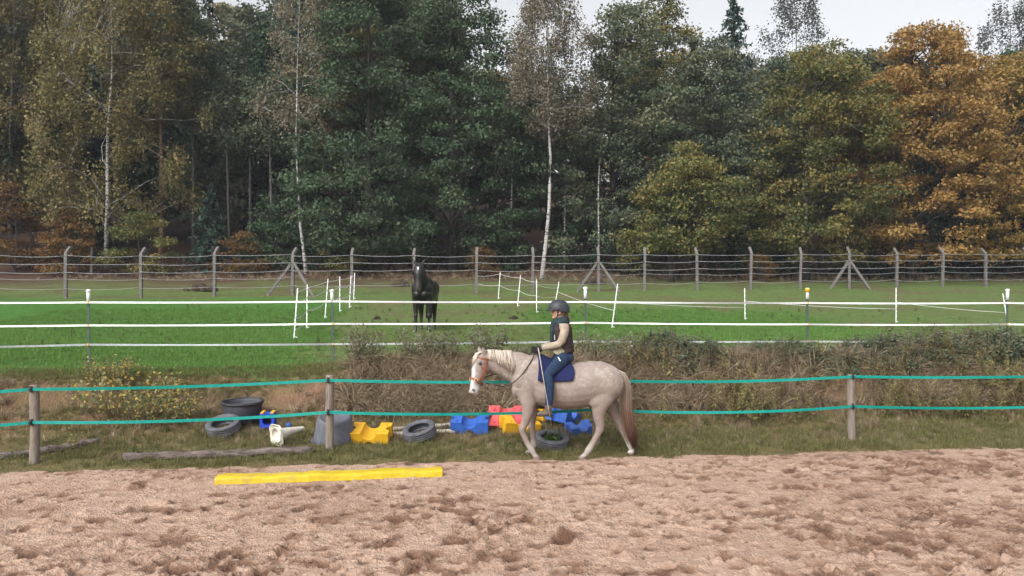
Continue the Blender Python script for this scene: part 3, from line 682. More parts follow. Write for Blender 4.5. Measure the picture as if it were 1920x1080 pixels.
def cord(name, pts, r, mat, parent, n=5):
    mb = MB(); mb.tube(pts, r, n); return link(name, mb.mesh(name, [mat]), parent)
def span(a, b, sag, n=12, end=True):
    a = Vector(a); b = Vector(b)
    return [a.lerp(b, i/n)-Vector((0, 0, sag*4*(i/n)*(1-i/n))) for i in range(n+1 if end else n)]

# teal ribbon fence at the arena edge
F1 = thing('ribbon_fence', 'teal ribbon fence on thick wooden posts along the sand arena', 'fence', (0, 0, 0))
tp_posts = []
for px, by, ty in ((-330, 890, 738), (65, 868, 722), (618, 846, 703), (1118, 835, 703), (1596, 826, 702), (2075, 815, 700)):
    # distance where the sight line meets the ground
    D = 12.4
    for _ in range(30): D = D+.5*((CAMH-gz(wx(px, D), D))*FPX/(by-HOR)-D)
    x = wx(px, D); zt = wz(ty, D); g0 = gz(x, D)
    rng = np.random.RandomState(px+999)
    mb = MB(); n = 12; pts = []; h = zt-g0
    for i in range(n+1): pts.append(Vector((rng.normal()*.004, rng.normal()*.004, -.3+(h+.3)*i/n)))
    mb.tube(pts, [.064+rng.normal()*.002 for _ in range(n)]+[.06], 14, up=Vector((0, 1, 0)))
    p = link('post', mb.mesh('post', [M['wood']]), F1, (x, D, g0), (0, 0, rng.rand()*6))
    tp_posts.append((x, D, g0, zt))
rib = {0: [(745, 806), (730, 792), (713, 773), (713, 768), (706, 762), (702, 757)]}[0]
for lev in (0, 1):
    for i in range(len(tp_posts)-1):
        (x0, d0, _, _), (x1, d1, _, _) = tp_posts[i], tp_posts[i+1]
        a = (x0, d0-.078, wz(rib[i][lev], d0-.078)); b = (x1, d1-.078, wz(rib[i+1][lev], d1-.078))
        strip('ribbon', span(a, b, .03+.02*lev+(.02 if i == 3 else 0), 30), .043, M['teal'], F1, .18, seed=i+lev*10)
    for i, (x0, d0, _, _) in enumerate(tp_posts):
        mb = MB(); z = wz(rib[i][lev], d0-.078); mb.box((x0-.005, d0-.075, z), (.03, .03, .085)); mb.tube([(x0-.005, d0-.12, z), (x0-.005, d0-.06, z)], .018, 8)
        link('insulator', mb.mesh('insulator', [M['black_plastic']], False), F1)

# white tape fence on top of the bank
F2 = thing('tape_fence', 'white tape electric fence on green posts along the bank top', 'fence', (0, 0, 0))
tps = []
for px, capy, yellow in ((-330, 545, 0), (167, 543, 0), (625, 543, 0), (1098, 538, 0), (1514, 540, 1), (1888, 542, 0), (2250, 545, 0)):
    D = 15.3+(px-167)/1721*1.9; x = wx(px, D); g0 = gz(x, D); zt = wz(capy, D)
    mb = MB(); h = zt-g0
    V = [Vector((sx*.022, sy*.022, z)) for z in (-.2, h-.22) for sx, sy in ((-1, -1), (1, -1), (1, 1), (-1, 1))]
    po = MB(); po.box((0, 0, (h-.42)/2), (.045, .012, h-.02)); po.box((0, .014, (h-.42)/2), (.012, .035, h-.02))
    rng = np.random.RandomState(px+777)
    p = link('post', po.mesh('post', [M['green_steel']], False), F2, (x, D, g0), (rng.normal()*.01, rng.normal()*.012, 0))
    cap = MB(); cap.lathe([(0, h-.235), (.033, h-.235), (.033, h-.06), (.030, h-.055), (.030, h-.05), (.042, h-.045), (.045, h-.015), (.03, h), (0, h+.004)], 14)
    c = link('post_cap', cap.mesh('post_cap', [M['white_plastic']]), p)
    if yellow:
        k = MB(); k.lathe([(0, h-.085), (.05, h-.085), (.052, h-.02), (.045, h-.008), (0, h-.002)], 14)
        link('yellow_insulator', k.mesh('yellow_insulator', [M['yellow']]), p)
    tps.append((x, D, g0))
TZ = [(567, 612, 655), (567, 610, 646), (565, 607, 645), (566, 605, 640), (568, 608, 640), (568, 608, 641), (570, 610, 642)]
for lev in range(3):
    for i in range(len(tps)-1):
        (x0, d0, _), (x1, d1, _) = tps[i], tps[i+1]
        a = (x0, d0-.035, wz(TZ[i][lev], d0)); b = (x1, d1-.035, wz(TZ[i+1][lev], d1))
        strip('tape', span(a, b, .012, 26), .035 if lev < 2 else .038, M['white_tape'] if lev < 2 else M['old_tape'], F2, .55, seed=40+i+lev*9)
    for i, (x0, d0, _) in enumerate(tps):
        mb = MB(); mb.box((x0, d0-.03, wz(TZ[i][lev], d0)), (.022, .03, .05)); link('clip', mb.mesh('clip', [M['yellow'] if lev or i in (1, 4) else M['white_plastic']], False), F2)

# far fence of bent concrete posts
F3 = thing('concrete_post_fence', 'far fence of bent grey concrete posts with pale cords before the wood', 'fence', (0, 0, 0))
def concrete_post(h, bend=.42, w=.125):
    V, Fc = loft([Vector((0, 0, -.3)), Vector((0, 0, h*.5)), Vector((0, 0, h-.36)), Vector((0, .03, h-.31)), Vector((0, bend*.95, h-.03)), Vector((0, bend, h))], [w*.72]*3+[w*.68]*2+[w*.6], None, 4, Vector((1, 1, 0)))
    return np_mesh('post', V, Fc, [M['concrete']], False)
fp = concrete_post(2.25)
posts = [-150, -12, 123, 264, 402, 549, 660, 778, 893, 998, 1122, 1208, 1307, 1407, 1500, 1592, 1681, 1767, 1848, 1930, 2010]
fl = []
for i, px in enumerate(posts):
    D = 1/(1/35.0+(px-127)/1721*(1/46.0-1/35.0)); x = wx(px, D); g0 = gz(x, D)
    rng = np.random.RandomState(px+500)
    p = link('post', fp, F3, (x, D, g0), (rng.normal()*.012, rng.normal()*.015, rng.normal()*.08), (1, 1, 1+rng.normal()*.012))
    fl.append((x, D, g0))
    if px in (549, 1122, 1592):
        for sg, reach in ((-1, 1.25), (1, 1.15)):
            q = sg*reach; gb = gz(x+q, D-.25)
            V, Fc = loft([Vector((q, -.25, gb-g0-.2)), Vector((sg*.13, -.04, 1.38)), Vector((sg*.10, -.03, 1.5))], [.085, .085, .08], None, 4, Vector((1, 1, 0)))
            link('brace', np_mesh('brace', V, Fc, [M['concrete']], False), F3, (x, D, g0))
for lev, z in enumerate((1.86, 1.50, 1.14, .84, .42)):
    for i in range(len(fl)-1):
        (x0, d0, g0), (x1, d1, g1) = fl[i], fl[i+1]
        rng = np.random.RandomState(i*7+lev)
        if lev == 3 and 5 <= i <= 9: continue
        cord('cord', span((x0, d0-.09, g0+z+rng.normal()*.02), (x1, d1-.09, g1+z+rng.normal()*.02), .03+.05*rng.rand(), 8), .008 if lev > 2 else .0105, M['wire'], F3)
# second fence section behind, at the wood's edge on the left
F4 = thing('wood_edge_fence', 'short concrete post and leaning stake behind the far fence at left', 'fence', (wx(172, 45), 45, gz(wx(172, 45), 45)))
link('post', concrete_post(1.55, .05), F4)
for k, (px, ang) in enumerate(((300, .10), (304, .04))):
    x = wx(px, 45.3); mb = MB(); mb.tube([(0, 0, -.2), (0, 0, 1.25)], .035, 6)
    link('stake', mb.mesh('stake', [M['wood']]), F4, (x-F4.location.x, .3, gz(x, 45.3)-F4.location.z), (0, ang*(-1 if k == 0 else 1), 0))

# plastic step-in posts of the pens
def stepin(h, seed):
    mb = MB(); mb.box((0, 0, h/2), (.028, .02, h)); mb.box((0, 0, h-.01), (.02, .016, .05))
    for z in np.linspace(.25, h-.1, 6): mb.box((.018, -.012, z), (.02, .02, .03))
    mb.box((.04, 0, .06), (.09, .02, .02))
    return mb.mesh('post', [M['white_plastic']], False)
def pen(name, label, rows, tapes, mat=None):
    """rows: (px_base, py_base, px_top, py_top); distance from where the base meets the ground"""
    o = thing(name, label, 'fence', (0, 0, 0)); tops = []
    for pxb, pyb, pxt, pyt in rows:
        D = 20.0
        best = min(np.arange(15.5, 46, .1), key=lambda d: abs(wz(pyb, d)-gz(wx(pxb, d), d)))
        D = float(best); x = wx(pxb, D); g0 = gz(x, D); xt = wx(pxt, D); h = wz(pyt, D)-g0
        lean = math.atan2(xt-x, h)
        link('post', stepin(h, 0), o, (x, D, g0), (0, lean, 0)); tops.append((x, D, g0, xt-x, h))
    for tz, r, sag, i0, i1 in tapes:
        for i in range(i0, i1):
            a, b = tops[i], tops[i+1]
            fa, fb = tz
            pa = Vector((a[0]+a[3]*fa, a[1]-.03, a[2]+a[4]*fa)); pb = Vector((b[0]+b[3]*fb, b[1]-.03, b[2]+b[4]*fb))
            if r > .01: strip('tape', span(pa, pb, sag, 14), r*1.6, M['white_tape'], o, .35, seed=i+int(fa*100))
            else: cord('cord', span(pa, pb, sag, 10), r, M['white_tape'], o)
    return o
pen('pen_fence', 'white plastic step-in posts with sagging tapes left of the black horse',
    [(551, 636, 558, 541), (575, 617, 576, 534), (609, 597, 615, 523), (637, 585, 637, 519), (655, 577, 658, 517), (663, 562, 665, 512)],
    [((.93, .93), .007, .02, 0, 5), ((.72, .72), .028, .07, 0, 5), ((.42, .42), .028, .09, 0, 5), ((.80, .60), .02, .1, 0, 1), ((.18, .14), .028, .03, 0, 1)])
pen('pen_fence', 'thin white posts with loose cords behind and right of the rider',
    [(893, 548, 893, 515), (934, 561, 938, 510), (970, 575, 976, 516), (1006, 587, 1006, 524), (1040, 575, 1048, 528), (1147, 616, 1158, 532), (1397, 600, 1396, 541), (1680, 606, 1680, 540), (1890, 610, 1880, 550)],
    [((.93, .93), .007, .06, 0, 3), ((.52, .52), .007, .08, 0, 3), ((.85, .75), .006, .06, 3, 4), ((.5, .4), .006, .05, 3, 4), ((.6, .4), .007, .05, 4, 8)])

# ------------------------------------------------------------------ jumps, tubs, tyres by the fence
def at_px(px, py, lo=10.5, hi=16):
    D = float(min(np.arange(lo, hi, .02), key=lambda d: abs(wz(py, d)-gz(wx(px, d), d))))
    return wx(px, D), D, gz(wx(px, D), D)
def block_mesh(name, mat):
    W, Dp, Hh = .62, .40, .22
    bm = bmesh.new(); bmesh.ops.create_cube(bm, size=1)
    for v in bm.verts: v.co = Vector((v.co.x*W, v.co.y*Dp, (v.co.z+.5)*Hh))
    me = bpy.data.meshes.new('b'); bm.to_mesh(me); bm.free()
    def cutter(pts, r, n=24, flat=1.0):
        mb = MB(); mb.tube(pts, r, n, flat=flat); m = mb.mesh('c', (), False); b2 = bmesh.new(); b2.from_mesh(m); bmesh.ops.recalc_face_normals(b2, faces=b2.faces[:]); b2.to_mesh(m); b2.free(); return m
    cuts = [cutter([(0, -1, Hh+.02), (0, 1, Hh+.02)], .125, 28, 1.0), cutter([(0, -1, -.012), (0, 1, -.012)], .085, 24),
            cutter([(-W/2-.012, 0, -1), (-W/2-.012, 0, 1)], .075, 24), cutter([(W/2+.012, 0, -1), (W/2+.012, 0, 1)], .075, 24)]
    obs = []
    for c in cuts:
        o = bpy.data.objects.new('cut', c); COL.objects.link(o); obs.append(o)
    mods = [('BOOLEAN', dict(operation='DIFFERENCE', object=o, solver='EXACT')) for o in obs]+[('BEVEL', dict(width=.012, segments=2, limit_method='ANGLE', angle_limit=math.radians(35)))]
    r = evaluated(me, mods)
    for o in obs: bpy.data.objects.remove(o)
    r.name = name; r.materials.clear(); r.materials.append(mat)
    r.polygons.foreach_set('use_smooth', np.zeros(len(r.polygons), bool))
    return r
knob = MB(); knob.lathe([(.0, .236), (.02, .236), (.026, .228), (.026, .2)], 12)
def jump_block(label, px, py, mat, rz, tilt, roll=0, lift=0, s=1.0, studs=True, dd=0):
    x, D, z = at_px(px, py); D += dd; x = wx(px, D)
    o = thing('jump_block', label, 'jump block', (x, D, z+lift), (tilt, roll, rz), 'plastic jump blocks', (s, s, s))
    link('block_body', block_mesh('block_body', mat), o)
    if studs:
        me = knob.mesh('stud', [mat])
        for sx in (-1, 1):
            for sy in (-1, 1): link('stud', me, o, (sx*.215, sy*.115, -.004))
    return o
jump_block('yellow plastic jump block beside the upturned grey tub', 697, 826, M['yellow'], math.radians(-3), math.radians(17), 0, .0)
jump_block('yellow plastic jump block partly behind the pale horse front legs', 972, 808, M['yellow'], math.radians(18), math.radians(16), math.radians(5))
jump_block('blue plastic jump block with grey scuffs below the pale horse head', 882, 806, M['blue'], math.radians(-2), math.radians(14), 0)
jump_block('faded red plastic jump block tipped up behind the yellow one', 951, 795, M['red'], math.radians(-1), math.radians(50), 0, .03)
jump_block('blue plastic jump block under the pale horse belly, farther of two', 1054, 795, M['blue'], math.radians(62), math.radians(8), math.radians(12), .02, .95, False)
jump_block('mud-stained blue jump block behind the planted tyre', 1087, 812, M['blue_old'], math.radians(22), math.radians(14), math.radians(-4), .0, .72, False)

# small blue cube sockets with yellow top
def cube_socket(label, px, py, rz, tilt, mat_a, mat_b):
    x, D, z = at_px(px, py)
    o = thing('jump_socket', label, 'jump cube', (x, D, z+.05), (tilt, 0, rz), 'small jump cubes')
    n = 24; a = .115; r = .075; V = []; Fc = []
    for y in (-.10, .10):
        for k in range(n):
            th = 2*PI*k/n; c, s_ = math.cos(th), math.sin(th); m = a/max(abs(c), abs(s_))
            V.append((m*c, y, .118+m*s_)); V.append((r*c, y, .118+r*s_))
    for k in range(n):
        k2 = (k+1) % n; q = 2*n
        Fc += [(2*k, 2*k2, 2*k2+1, 2*k+1), (q+2*k, q+2*k+1, q+2*k2+1, q+2*k2), (2*k, q+2*k, q+2*k2, 2*k2), (2*k+1, 2*k2+1, q+2*k2+1, q+2*k+1)]
    link('cube_body', np_mesh('cube_body', V, Fc, [mat_a], False), o)
    mb = MB(); mb.box((-.08, 0, .243), (.05, .19, .02)); mb.box((.08, 0, .243), (.05, .19, .02)); link('yellow_rim', mb.mesh('yellow_rim', [mat_b], False), o)
    bk = MB(); bk.box((0, .095, .118), (.17, .004, .17)); link('back_plate', bk.mesh('back_plate', [M['black_plastic']], False), o)
cube_socket('small royal blue cube with round hole and yellow rim on the bank', 503, 806, .08, .06, M['blue_dark'], M['yellow'])
cube_socket('small blue and yellow cube with round hole behind the pale horse legs', 1019, 792, -.9, .1, M['yellow'], M['blue_dark'])
x, D, z = at_px(541, 803); mb = MB(); mb.lathe([(0, 0), (.03, .0), (.045, .02), (.042, .06), (.03, .085), (0, .09)], 14)
tag(link('blue_ball', mb.mesh('blue_ball', [M['blue']]), None, (x, D, z)), 'tiny blue plastic cap lying on the bank grass', 'cap')

# tubs
x, D, z = at_px(455, 793)
o = thing('rubber_tub', 'open black round tub standing at the foot of the bank', 'tub', (x, D, z+.03), (.05, 0, 0), None, (.94, .94, .94))
mb = MB(); mb.lathe([(0, 0), (.27, 0), (.30, .02), (.345, .31), (.345, .35), (.325, .35), (.32, .31), (.275, .04), (0, .03)], 40); link('tub_wall', mb.mesh('tub_wall', [M['tub_black']]), o)
mb = MB(); mb.lathe([(.347, .32), (.372, .325), (.376, .345), (.36, .362), (.326, .362), (.322, .35)], 40); link('rim', mb.mesh('rim', [M['black_plastic']]), o)
x, D, z = at_px(620, 836)
o = thing('upturned_tub', 'upturned grey rubber tub behind the wooden post', 'tub', (x, D+.3, z+.0), (.30, .05, 0))
mb = MB(); mb.lathe([(.335, .0), (.345, .0), (.35, .02), (.335, .06), (.26, .42), (.24, .445), (.22, .45), (.215, .435), (0, .432)], 40); link('tub_wall', mb.mesh('tub_wall', [M['tub_grey']]), o)
mb = MB(); mb.lathe([(.338, .002), (.372, .002), (.376, .03), (.352, .045), (.342, .04)], 40); link('rim', mb.mesh('rim', [M['tub_grey']]), o)

# tyres
def tyre_mesh(R=.315, W=.2, rin=.195):
    prof = []; t = W/2
    for r, z in ((rin, -t*.62), (rin+.012, -t*.80), (rin+.05, -t*.98), (R-.05, -t*1.0), (R-.018, -t*.92), (R, -t*.70), (R, -t*.45), (R-.010, -t*.43), (R-.010, -t*.37), (R, -t*.35), (R, -.006), (R-.010, -.004), (R-.010, .004), (R, .006), (R, t*.35), (R-.010, t*.37), (R-.010, t*.43), (R, t*.45), (R, t*.70), (R-.018, t*.92), (R-.05, t*1.0), (rin+.05, t*.98), (rin+.012, t*.80), (rin, t*.62), (rin+.012, t*.5), (R-.06, t*.62), (R-.025, t*.3), (R-.025, -t*.3), (R-.06, -t*.62), (rin+.012, -t*.5), (rin, -t*.62)):
        prof.append((r, z+t))
    mb = MB(); mb.lathe(prof, 48); return mb.mesh('tyre', [M['tyre']], True)
tm = tyre_mesh()
def tyre(label, px, py, rot, s=1.0, lift=0):
    x, D, z = at_px(px, py)
    o = link('car_tyre', tm, None, (x, D, z+lift), rot, (s, s, s)); tag(o, label, 'tyre', 'old tyres'); return o
tyre('grey tyre leaning on the bank below the black tub', 421, 813, (.34, -.16, .2), .86, .05)
tyre('worn tyre lying between yellow and blue jump blocks', 789, 824, (.30, -.22, 0), .84, .06)
ty = tyre('worn tyre planted with green leaves under the pale horse', 1034, 836, (.24, 0, .4), .86, .0)
def leaf_cluster(name, n, rad, h, leaf, mat, seed, stems=True, up=.5, asp=.6, base_r=.3):
    rng = np.random.RandomState(seed); mb = MB(); Ps = []; Ns = []
    k = max(4, n//14)
    for i in range(k):
        th = rng.rand()*6.28; rr = rad*math.sqrt(rng.rand()); hh = h*rng.uniform(.5, 1)
        a = Vector((rr*base_r*math.cos(th), rr*base_r*math.sin(th), 0)); b = Vector((rr*math.cos(th), rr*math.sin(th), hh))
        pts = [a.lerp(b, t)+Vector((rng.normal(), rng.normal(), 0))*.02*h*(0 < t < 1) for t in (0, .33, .66, 1)]
        mb.tube(pts, [.006*max(h, .4), .005*max(h, .4), .004*max(h, .4), .002], 4)
        m = n//k
        t = rng.rand(m)**.7*.85+.15
        P = np.array([tuple(a.lerp(b, float(u))) for u in t])+rng.normal(size=(m, 3))*leaf*.9
        Ps.append(P); Ns.append(unit(rng.normal(size=(m, 3))*.7+np.array([0, 0, up])))
    V, F = leaf_quads(np.concatenate(Ps), np.concatenate(Ns), leaf, rng, asp)
    return mb.mesh('stems', [M['stem']]), np_mesh('foliage', V, F, [mat])
def shrub(name, label, cat, loc, meshes, rz=0, s=1.0, group=None):
    o = thing(name, label, cat, loc, (0, 0, rz), group, (s, s, s)); link('stems', meshes[0], o); link('foliage', meshes[1], o); return o
tl = ty.location
shrub('tyre_plant', 'leafy green plant growing in the tyre under the horse', 'plant', (tl.x, tl.y-.02, tl.z+.02), leaf_cluster('p', 130, .16, .19, .055, M['leaf_plant'], 5))

# traffic cone lying on its side
x, D, z = at_px(520, 836)
o = thing('traffic_cone', 'dirty white traffic cone lying on its side near the log', 'cone', (x-.02, D, z+.03), (0, 0, 0))
rot = Matrix.Rotation(math.radians(46), 4, 'Z') @ Matrix.Rotation(math.radians(83), 4, 'Y')
mb = MB(); mb.lathe([(.115, .0), (.125, .02), (.118, .03), (.10, .05), (.03, .47), (.022, .485), (.0, .487)], 28, Matrix.Translation((0, 0, .13)) @ rot)
link('cone_body', mb.mesh('cone_body', [M['cone']]), o)
mb = MB(); pr = []
n = 32
Vb = []; Fb = []
for zi, (k, rr) in enumerate(((1.0, 0), (1.0, 0), (.9, 0), (.62, 0))):
    zz = (-.01, .02, .03, .028)[zi]
    for i in range(n):
        th = 2*PI*i/n; c, s_ = math.cos(th), math.sin(th); sq = .165/max(abs(c), abs(s_)); rad = min(sq, .198)*k if zi < 3 else .118
        Vb.append(Matrix.Translation((0, 0, .13)) @ rot @ Vector((rad*c, rad*s_, zz)))
for j in range(3):
    for i in range(n): Fb.append((j*n+i, j*n+(i+1) % n, (j+1)*n+(i+1) % n, (j+1)*n+i))
for i in range(n): Fb.append((3*n+i, 3*n+(i+1) % n, (i+1) % n, i)) if False else None
Vb2 = [Matrix.Translation((0, 0, .13)) @ rot @ Vector((.10*math.cos(2*PI*i/n), .10*math.sin(2*PI*i/n), .06)) for i in range(n)]
off = len(Vb); Vb += Vb2
for i in range(n): Fb.append((i, off+i, off+(i+1) % n, (i+1) % n))
Fb.append(tuple(off+i for i in range(n)))
link('cone_base', np_mesh('cone_base', Vb, Fb, [M['cone']], False), o)

# logs and poles
def log(name, label, pts_px, r, mat, seed, wob=.12, cat='log', n=24):
    rng = np.random.RandomState(seed); P = []
    for px, py in pts_px:
        x, D, z = at_px(px, py); P.append(Vector((x, D, z)))
    V = []; Fc = []; k = 12; pts = []
    for i in range(n+1):
        t = i/n*(len(P)-1); j = min(int(t), len(P)-2); p = P[j].lerp(P[j+1], t-j)+Vector((0, 0, r*.7)); pts.append(p)
    V, Fc = loft(pts, [r*(1+.1*math.sin(i*.9+seed)) for i in range(n+1)], None, k, Vector((0, 0, 1)))
    for i, v in enumerate(V):
        v += Vector((0, rng.normal(), rng.normal()))*r*wob
    o = np.array([tuple(v) for v in V]); c = np.array(tuple(P[0])); me = np_mesh(name, o-c, Fc, [mat], True)
    return tag(link(name, me, None, tuple(P[0])), label, cat)
log('fallen_log', 'long weathered log lying in the grass below the white cone', [(232, 863), (420, 858), (586, 850)], .062, M['log'], 3)
log('fallen_log', 'thinner weathered log slanting behind the leftmost wooden post', [(-70, 870), (60, 854), (186, 832)], .055, M['log'], 8)
log('wooden_pole', 'upper of two pale wooden poles behind the middle tyre', [(722, 810), (850, 800)], .04, M['polewood'], 5, .02, 'pole')
log('wooden_pole', 'lower of two pale wooden poles behind the middle tyre', [(724, 818), (860, 811)], .04, M['polewood'], 6, .02, 'pole')

# yellow padded ground beam
D0 = 2.35*FPX/(906-HOR); D1 = 2.35*FPX/(890-HOR)
a = Vector((wx(405, D0), D0, 0)); b = Vector((wx(829, D1), D1, 0)); L = (b-a).length
n = 40; V = []; Fc = []; rng = np.random.RandomState(2)
prof = [(-.125, .0), (-.112, .082), (-.075, .100), (.085, .105), (.115, .085), (.125, .0)]; k = len(prof)
for i in range(n+1):
    t = i/n; seam = min(abs(t-.37), abs(t-.69)); w_ = 1-.09*math.exp(-(seam/.012)**2); dz = .006*math.sin(t*19)+.004*math.sin(t*47)
    for (y, z) in prof: V.append((t*L, y*w_+rng.normal()*.002, max(-.01, z*w_*(1.0)+(dz+rng.normal()*.003)*(z > .02)-.01)))
for i in range(n):
    for j in range(k): Fc.append((i*k+j, (i+1)*k+j, (i+1)*k+(j+1) % k, i*k+(j+1) % k))
Fc.append(tuple(range(k))); Fc.append(tuple(n*k+j for j in reversed(range(k))))
me = np_mesh('padded_beam', V, Fc, [M['beam_yellow']], False)
me = evaluated(me, [('BEVEL', dict(width=.012, segments=2, limit_method='ANGLE', angle_limit=math.radians(25)))]); me.name = 'padded_beam'
me.polygons.foreach_set('use_smooth', np.zeros(len(me.polygons), bool))
tag(link('padded_beam', me, None, (a.x, a.y, .0), (0, 0, math.atan2(b.y-a.y, b.x-a.x))), 'long yellow padded beam lying on the sand', 'beam')

# heaps of dung and brush in the meadow
def heap(label, px, py, w_, h_, seed, mat, cat='heap', name='dung_heap'):
    x, D, z = at_px(px, py, 16, 50); rng = np.random.RandomState(seed); mb = MB()
    for k in range(16):
        th = rng.rand()*6.28; r = rng.rand()**.6
        V, F = ellipsoid((r*w_*math.cos(th)*.5, r*w_*.35*math.sin(th), h_*(1-r)*.6), (w_*rng.uniform(.10, .2), w_*rng.uniform(.1, .18), h_*rng.uniform(.3, .5)), Euler((rng.rand(), rng.rand(), rng.rand())).to_matrix(), 9, 6)
        for v in V: v += Vector(rng.normal(size=3))*.012
        mb.add(V, F)
    tag(link(name, mb.mesh(name, [mat]), None, (x, D, z)), label, cat, 'heaps in the meadow')
heap('dark dung heap in front of the black horse', 706, 599, .26, .12, 1, M['soil'])
heap('dark dung heap left of the rider helmet', 964, 598, .34, .13, 2, M['soil'])
heap('brown brush heap left behind the black horse', 755, 536, 1.0, .3, 3, M['soil'], 'heap', 'brush_heap')
heap('dark brush heap at the foot of the middle braced post', 1112, 533, 1.3, .35, 4, M['soil'], 'heap', 'brush_heap')
heap('dark brush heap by the concrete post at left', 378, 546, 1.6, .35, 5, M['soil'], 'heap', 'brush_heap')

# ------------------------------------------------------------------ grasses and weeds
def tuft(name, n, h, spread, width, curl, mat, seed, seg=3, low=.4):
    rng = np.random.RandomState(seed); V = []; F = []
    for b in range(n):
        th = rng.rand()*6.28; r = spread*math.sqrt(rng.rand()); x0, y0 = r*math.cos(th), r*math.sin(th)
        th2 = th+rng.normal()*.7; L = h*rng.uniform(low, 1.1); cu = curl*rng.uniform(.5, 1.4); wd = width*rng.uniform(.6, 1.3)
        d = np.array([math.cos(th2), math.sin(th2), 0]); side = np.array([-d[1], d[0], 0]); p = np.array([x0, y0, -.01]); ang = rng.uniform(.0, .35)
        base = len(V)
        for i in range(seg+1):
            t = i/seg; w_ = wd*(1-t**1.6)
            if i < seg: V += [p+side*w_/2, p-side*w_/2]
            else: V.append(p.copy())
            p = p+(d*math.sin(ang)+np.array([0, 0, 1])*math.cos(ang))*(L/seg); ang += cu/seg
        for i in range(seg-1): F.append((base+2*i, base+2*i+1, base+2*i+3, base+2*i+2))
        F.append((base+2*seg-2, base+2*seg-1, base+2*seg))
    return np_mesh(name, np.array(V), F, [mat])
def weed(name, h, nleaf, leaf, mat, seed, asp=.45, top=.35, sp=.5, nst=1):
    """upright stem with leaves standing off it; one mesh"""
    rng = np.random.RandomState(seed); V = []; F = []; 
    mb = MB(); P = []; N = []; T = []
    for s_ in range(nst):
        lx, ly = rng.normal()*.12*h, rng.normal()*.12*h; ox, oy = (rng.normal()*.1*h, rng.normal()*.1*h) if nst > 1 else (0, 0)
        hh = h*rng.uniform(.7, 1.05)
        mb.tube([(ox, oy, 0), (ox+lx*.4, oy+ly*.4, hh*.5), (ox+lx, oy+ly, hh)], [.006, .005, .003], 3)
        for i in range(nleaf):
            t = top+(1-top)*rng.rand(); th = i*2.4+rng.rand(); k = leaf*(1.25-.7*t)*rng.uniform(.7, 1.2)
            d = np.array([math.cos(th), math.sin(th), rng.uniform(-.5, .35)])
            c = np.array([ox+lx*t, oy+ly*t, hh*t]); s2 = np.array([-math.sin(th), math.cos(th), 0])
            b = len(V); V += [c, c+d*k*.5+s2*k*asp*.5, c+d*k, c+d*k*.5-s2*k*asp*.5]; F.append((b, b+1, b+2, b+3))
    n0 = len(V); allV = V+[np.array(v) for v in mb.v]; allF = F+[tuple(i+n0 for i in f) for f in mb.f]
    return np_mesh(name, np.array(allV), allF, [mat, M['stem']], False, None, [0]*len(F)+[1]*len(mb.f))
SRC = {}
def scatter(name, label, cat, meshes, P, rot, scl, seed=0):
    c = bpy.data.collections.new(name+'_pieces')
    for i, me in enumerate(meshes):
        ob = bpy.data.objects.new('%s_%02d' % (name, i), me); c.objects.link(ob)
    rng = np.random.RandomState(seed); n = len(P)
    me = np_mesh(name, P, [], (), False, {'rot': ('POINT', 'FLOAT_VECTOR', rot), 'scl': ('POINT', 'FLOAT', scl), 'pick': ('POINT', 'INT', rng.randint(0, len(meshes), n).astype(np.int32))})
    o = link(name, me); o['kind'] = 'stuff'; o['label'] = label; o['category'] = cat
    ng = bpy.data.node_groups.new(name, 'GeometryNodeTree')
    ng.interface.new_socket('Geometry', in_out='INPUT', socket_type='NodeSocketGeometry'); ng.interface.new_socket('Geometry', in_out='OUTPUT', socket_type='NodeSocketGeometry')
    N = ng.nodes; gi = N.new('NodeGroupInput'); go = N.new('NodeGroupOutput'); ip = N.new('GeometryNodeInstanceOnPoints'); ci = N.new('GeometryNodeCollectionInfo')
    ci.inputs['Collection'].default_value = c; ci.inputs['Separate Children'].default_value = True; ci.inputs['Reset Children'].default_value = True
    def na(nm, typ):
        a = N.new('GeometryNodeInputNamedAttribute'); a.data_type = typ; a.inputs['Name'].default_value = nm; return a.outputs['Attribute']
    er = N.new('FunctionNodeEulerToRotation')
    Lk = ng.links.new
    Lk(gi.outputs[0], ip.inputs['Points']); Lk(ci.outputs[0], ip.inputs['Instance']); ip.inputs['Pick Instance'].default_value = True
    Lk(na('pick', 'INT'), ip.inputs['Instance Index']); Lk(na('rot', 'FLOAT_VECTOR'), er.inputs[0]); Lk(er.outputs[0], ip.inputs['Rotation']); Lk(na('scl', 'FLOAT'), ip.inputs['Scale'])
    Lk(ip.outputs[0], go.inputs[0])
    md = o.modifiers.new('scatter', 'NODES'); md.node_group = ng
    return o
def spots(n, x0, x1, s0, s1, seed, dens=None, pw=1.0):
    r = np.random.RandomState(seed); x = r.uniform(x0, x1, n); s = s0+(s1-s0)*r.rand(n)**pw; y = s+11.7+.123*x
    if dens is not None:
        k = r.rand(n) < dens(x, y, s); x = x[k]; y = y[k]; s = s[k]
    return np.stack([x, y, ground(x, y)], 1), s, r
def rots(r, n, tilt=.12, lean=None):
    R = np.stack([r.normal(size=n)*tilt, r.normal(size=n)*tilt, r.rand(n)*6.28], 1)
    return R
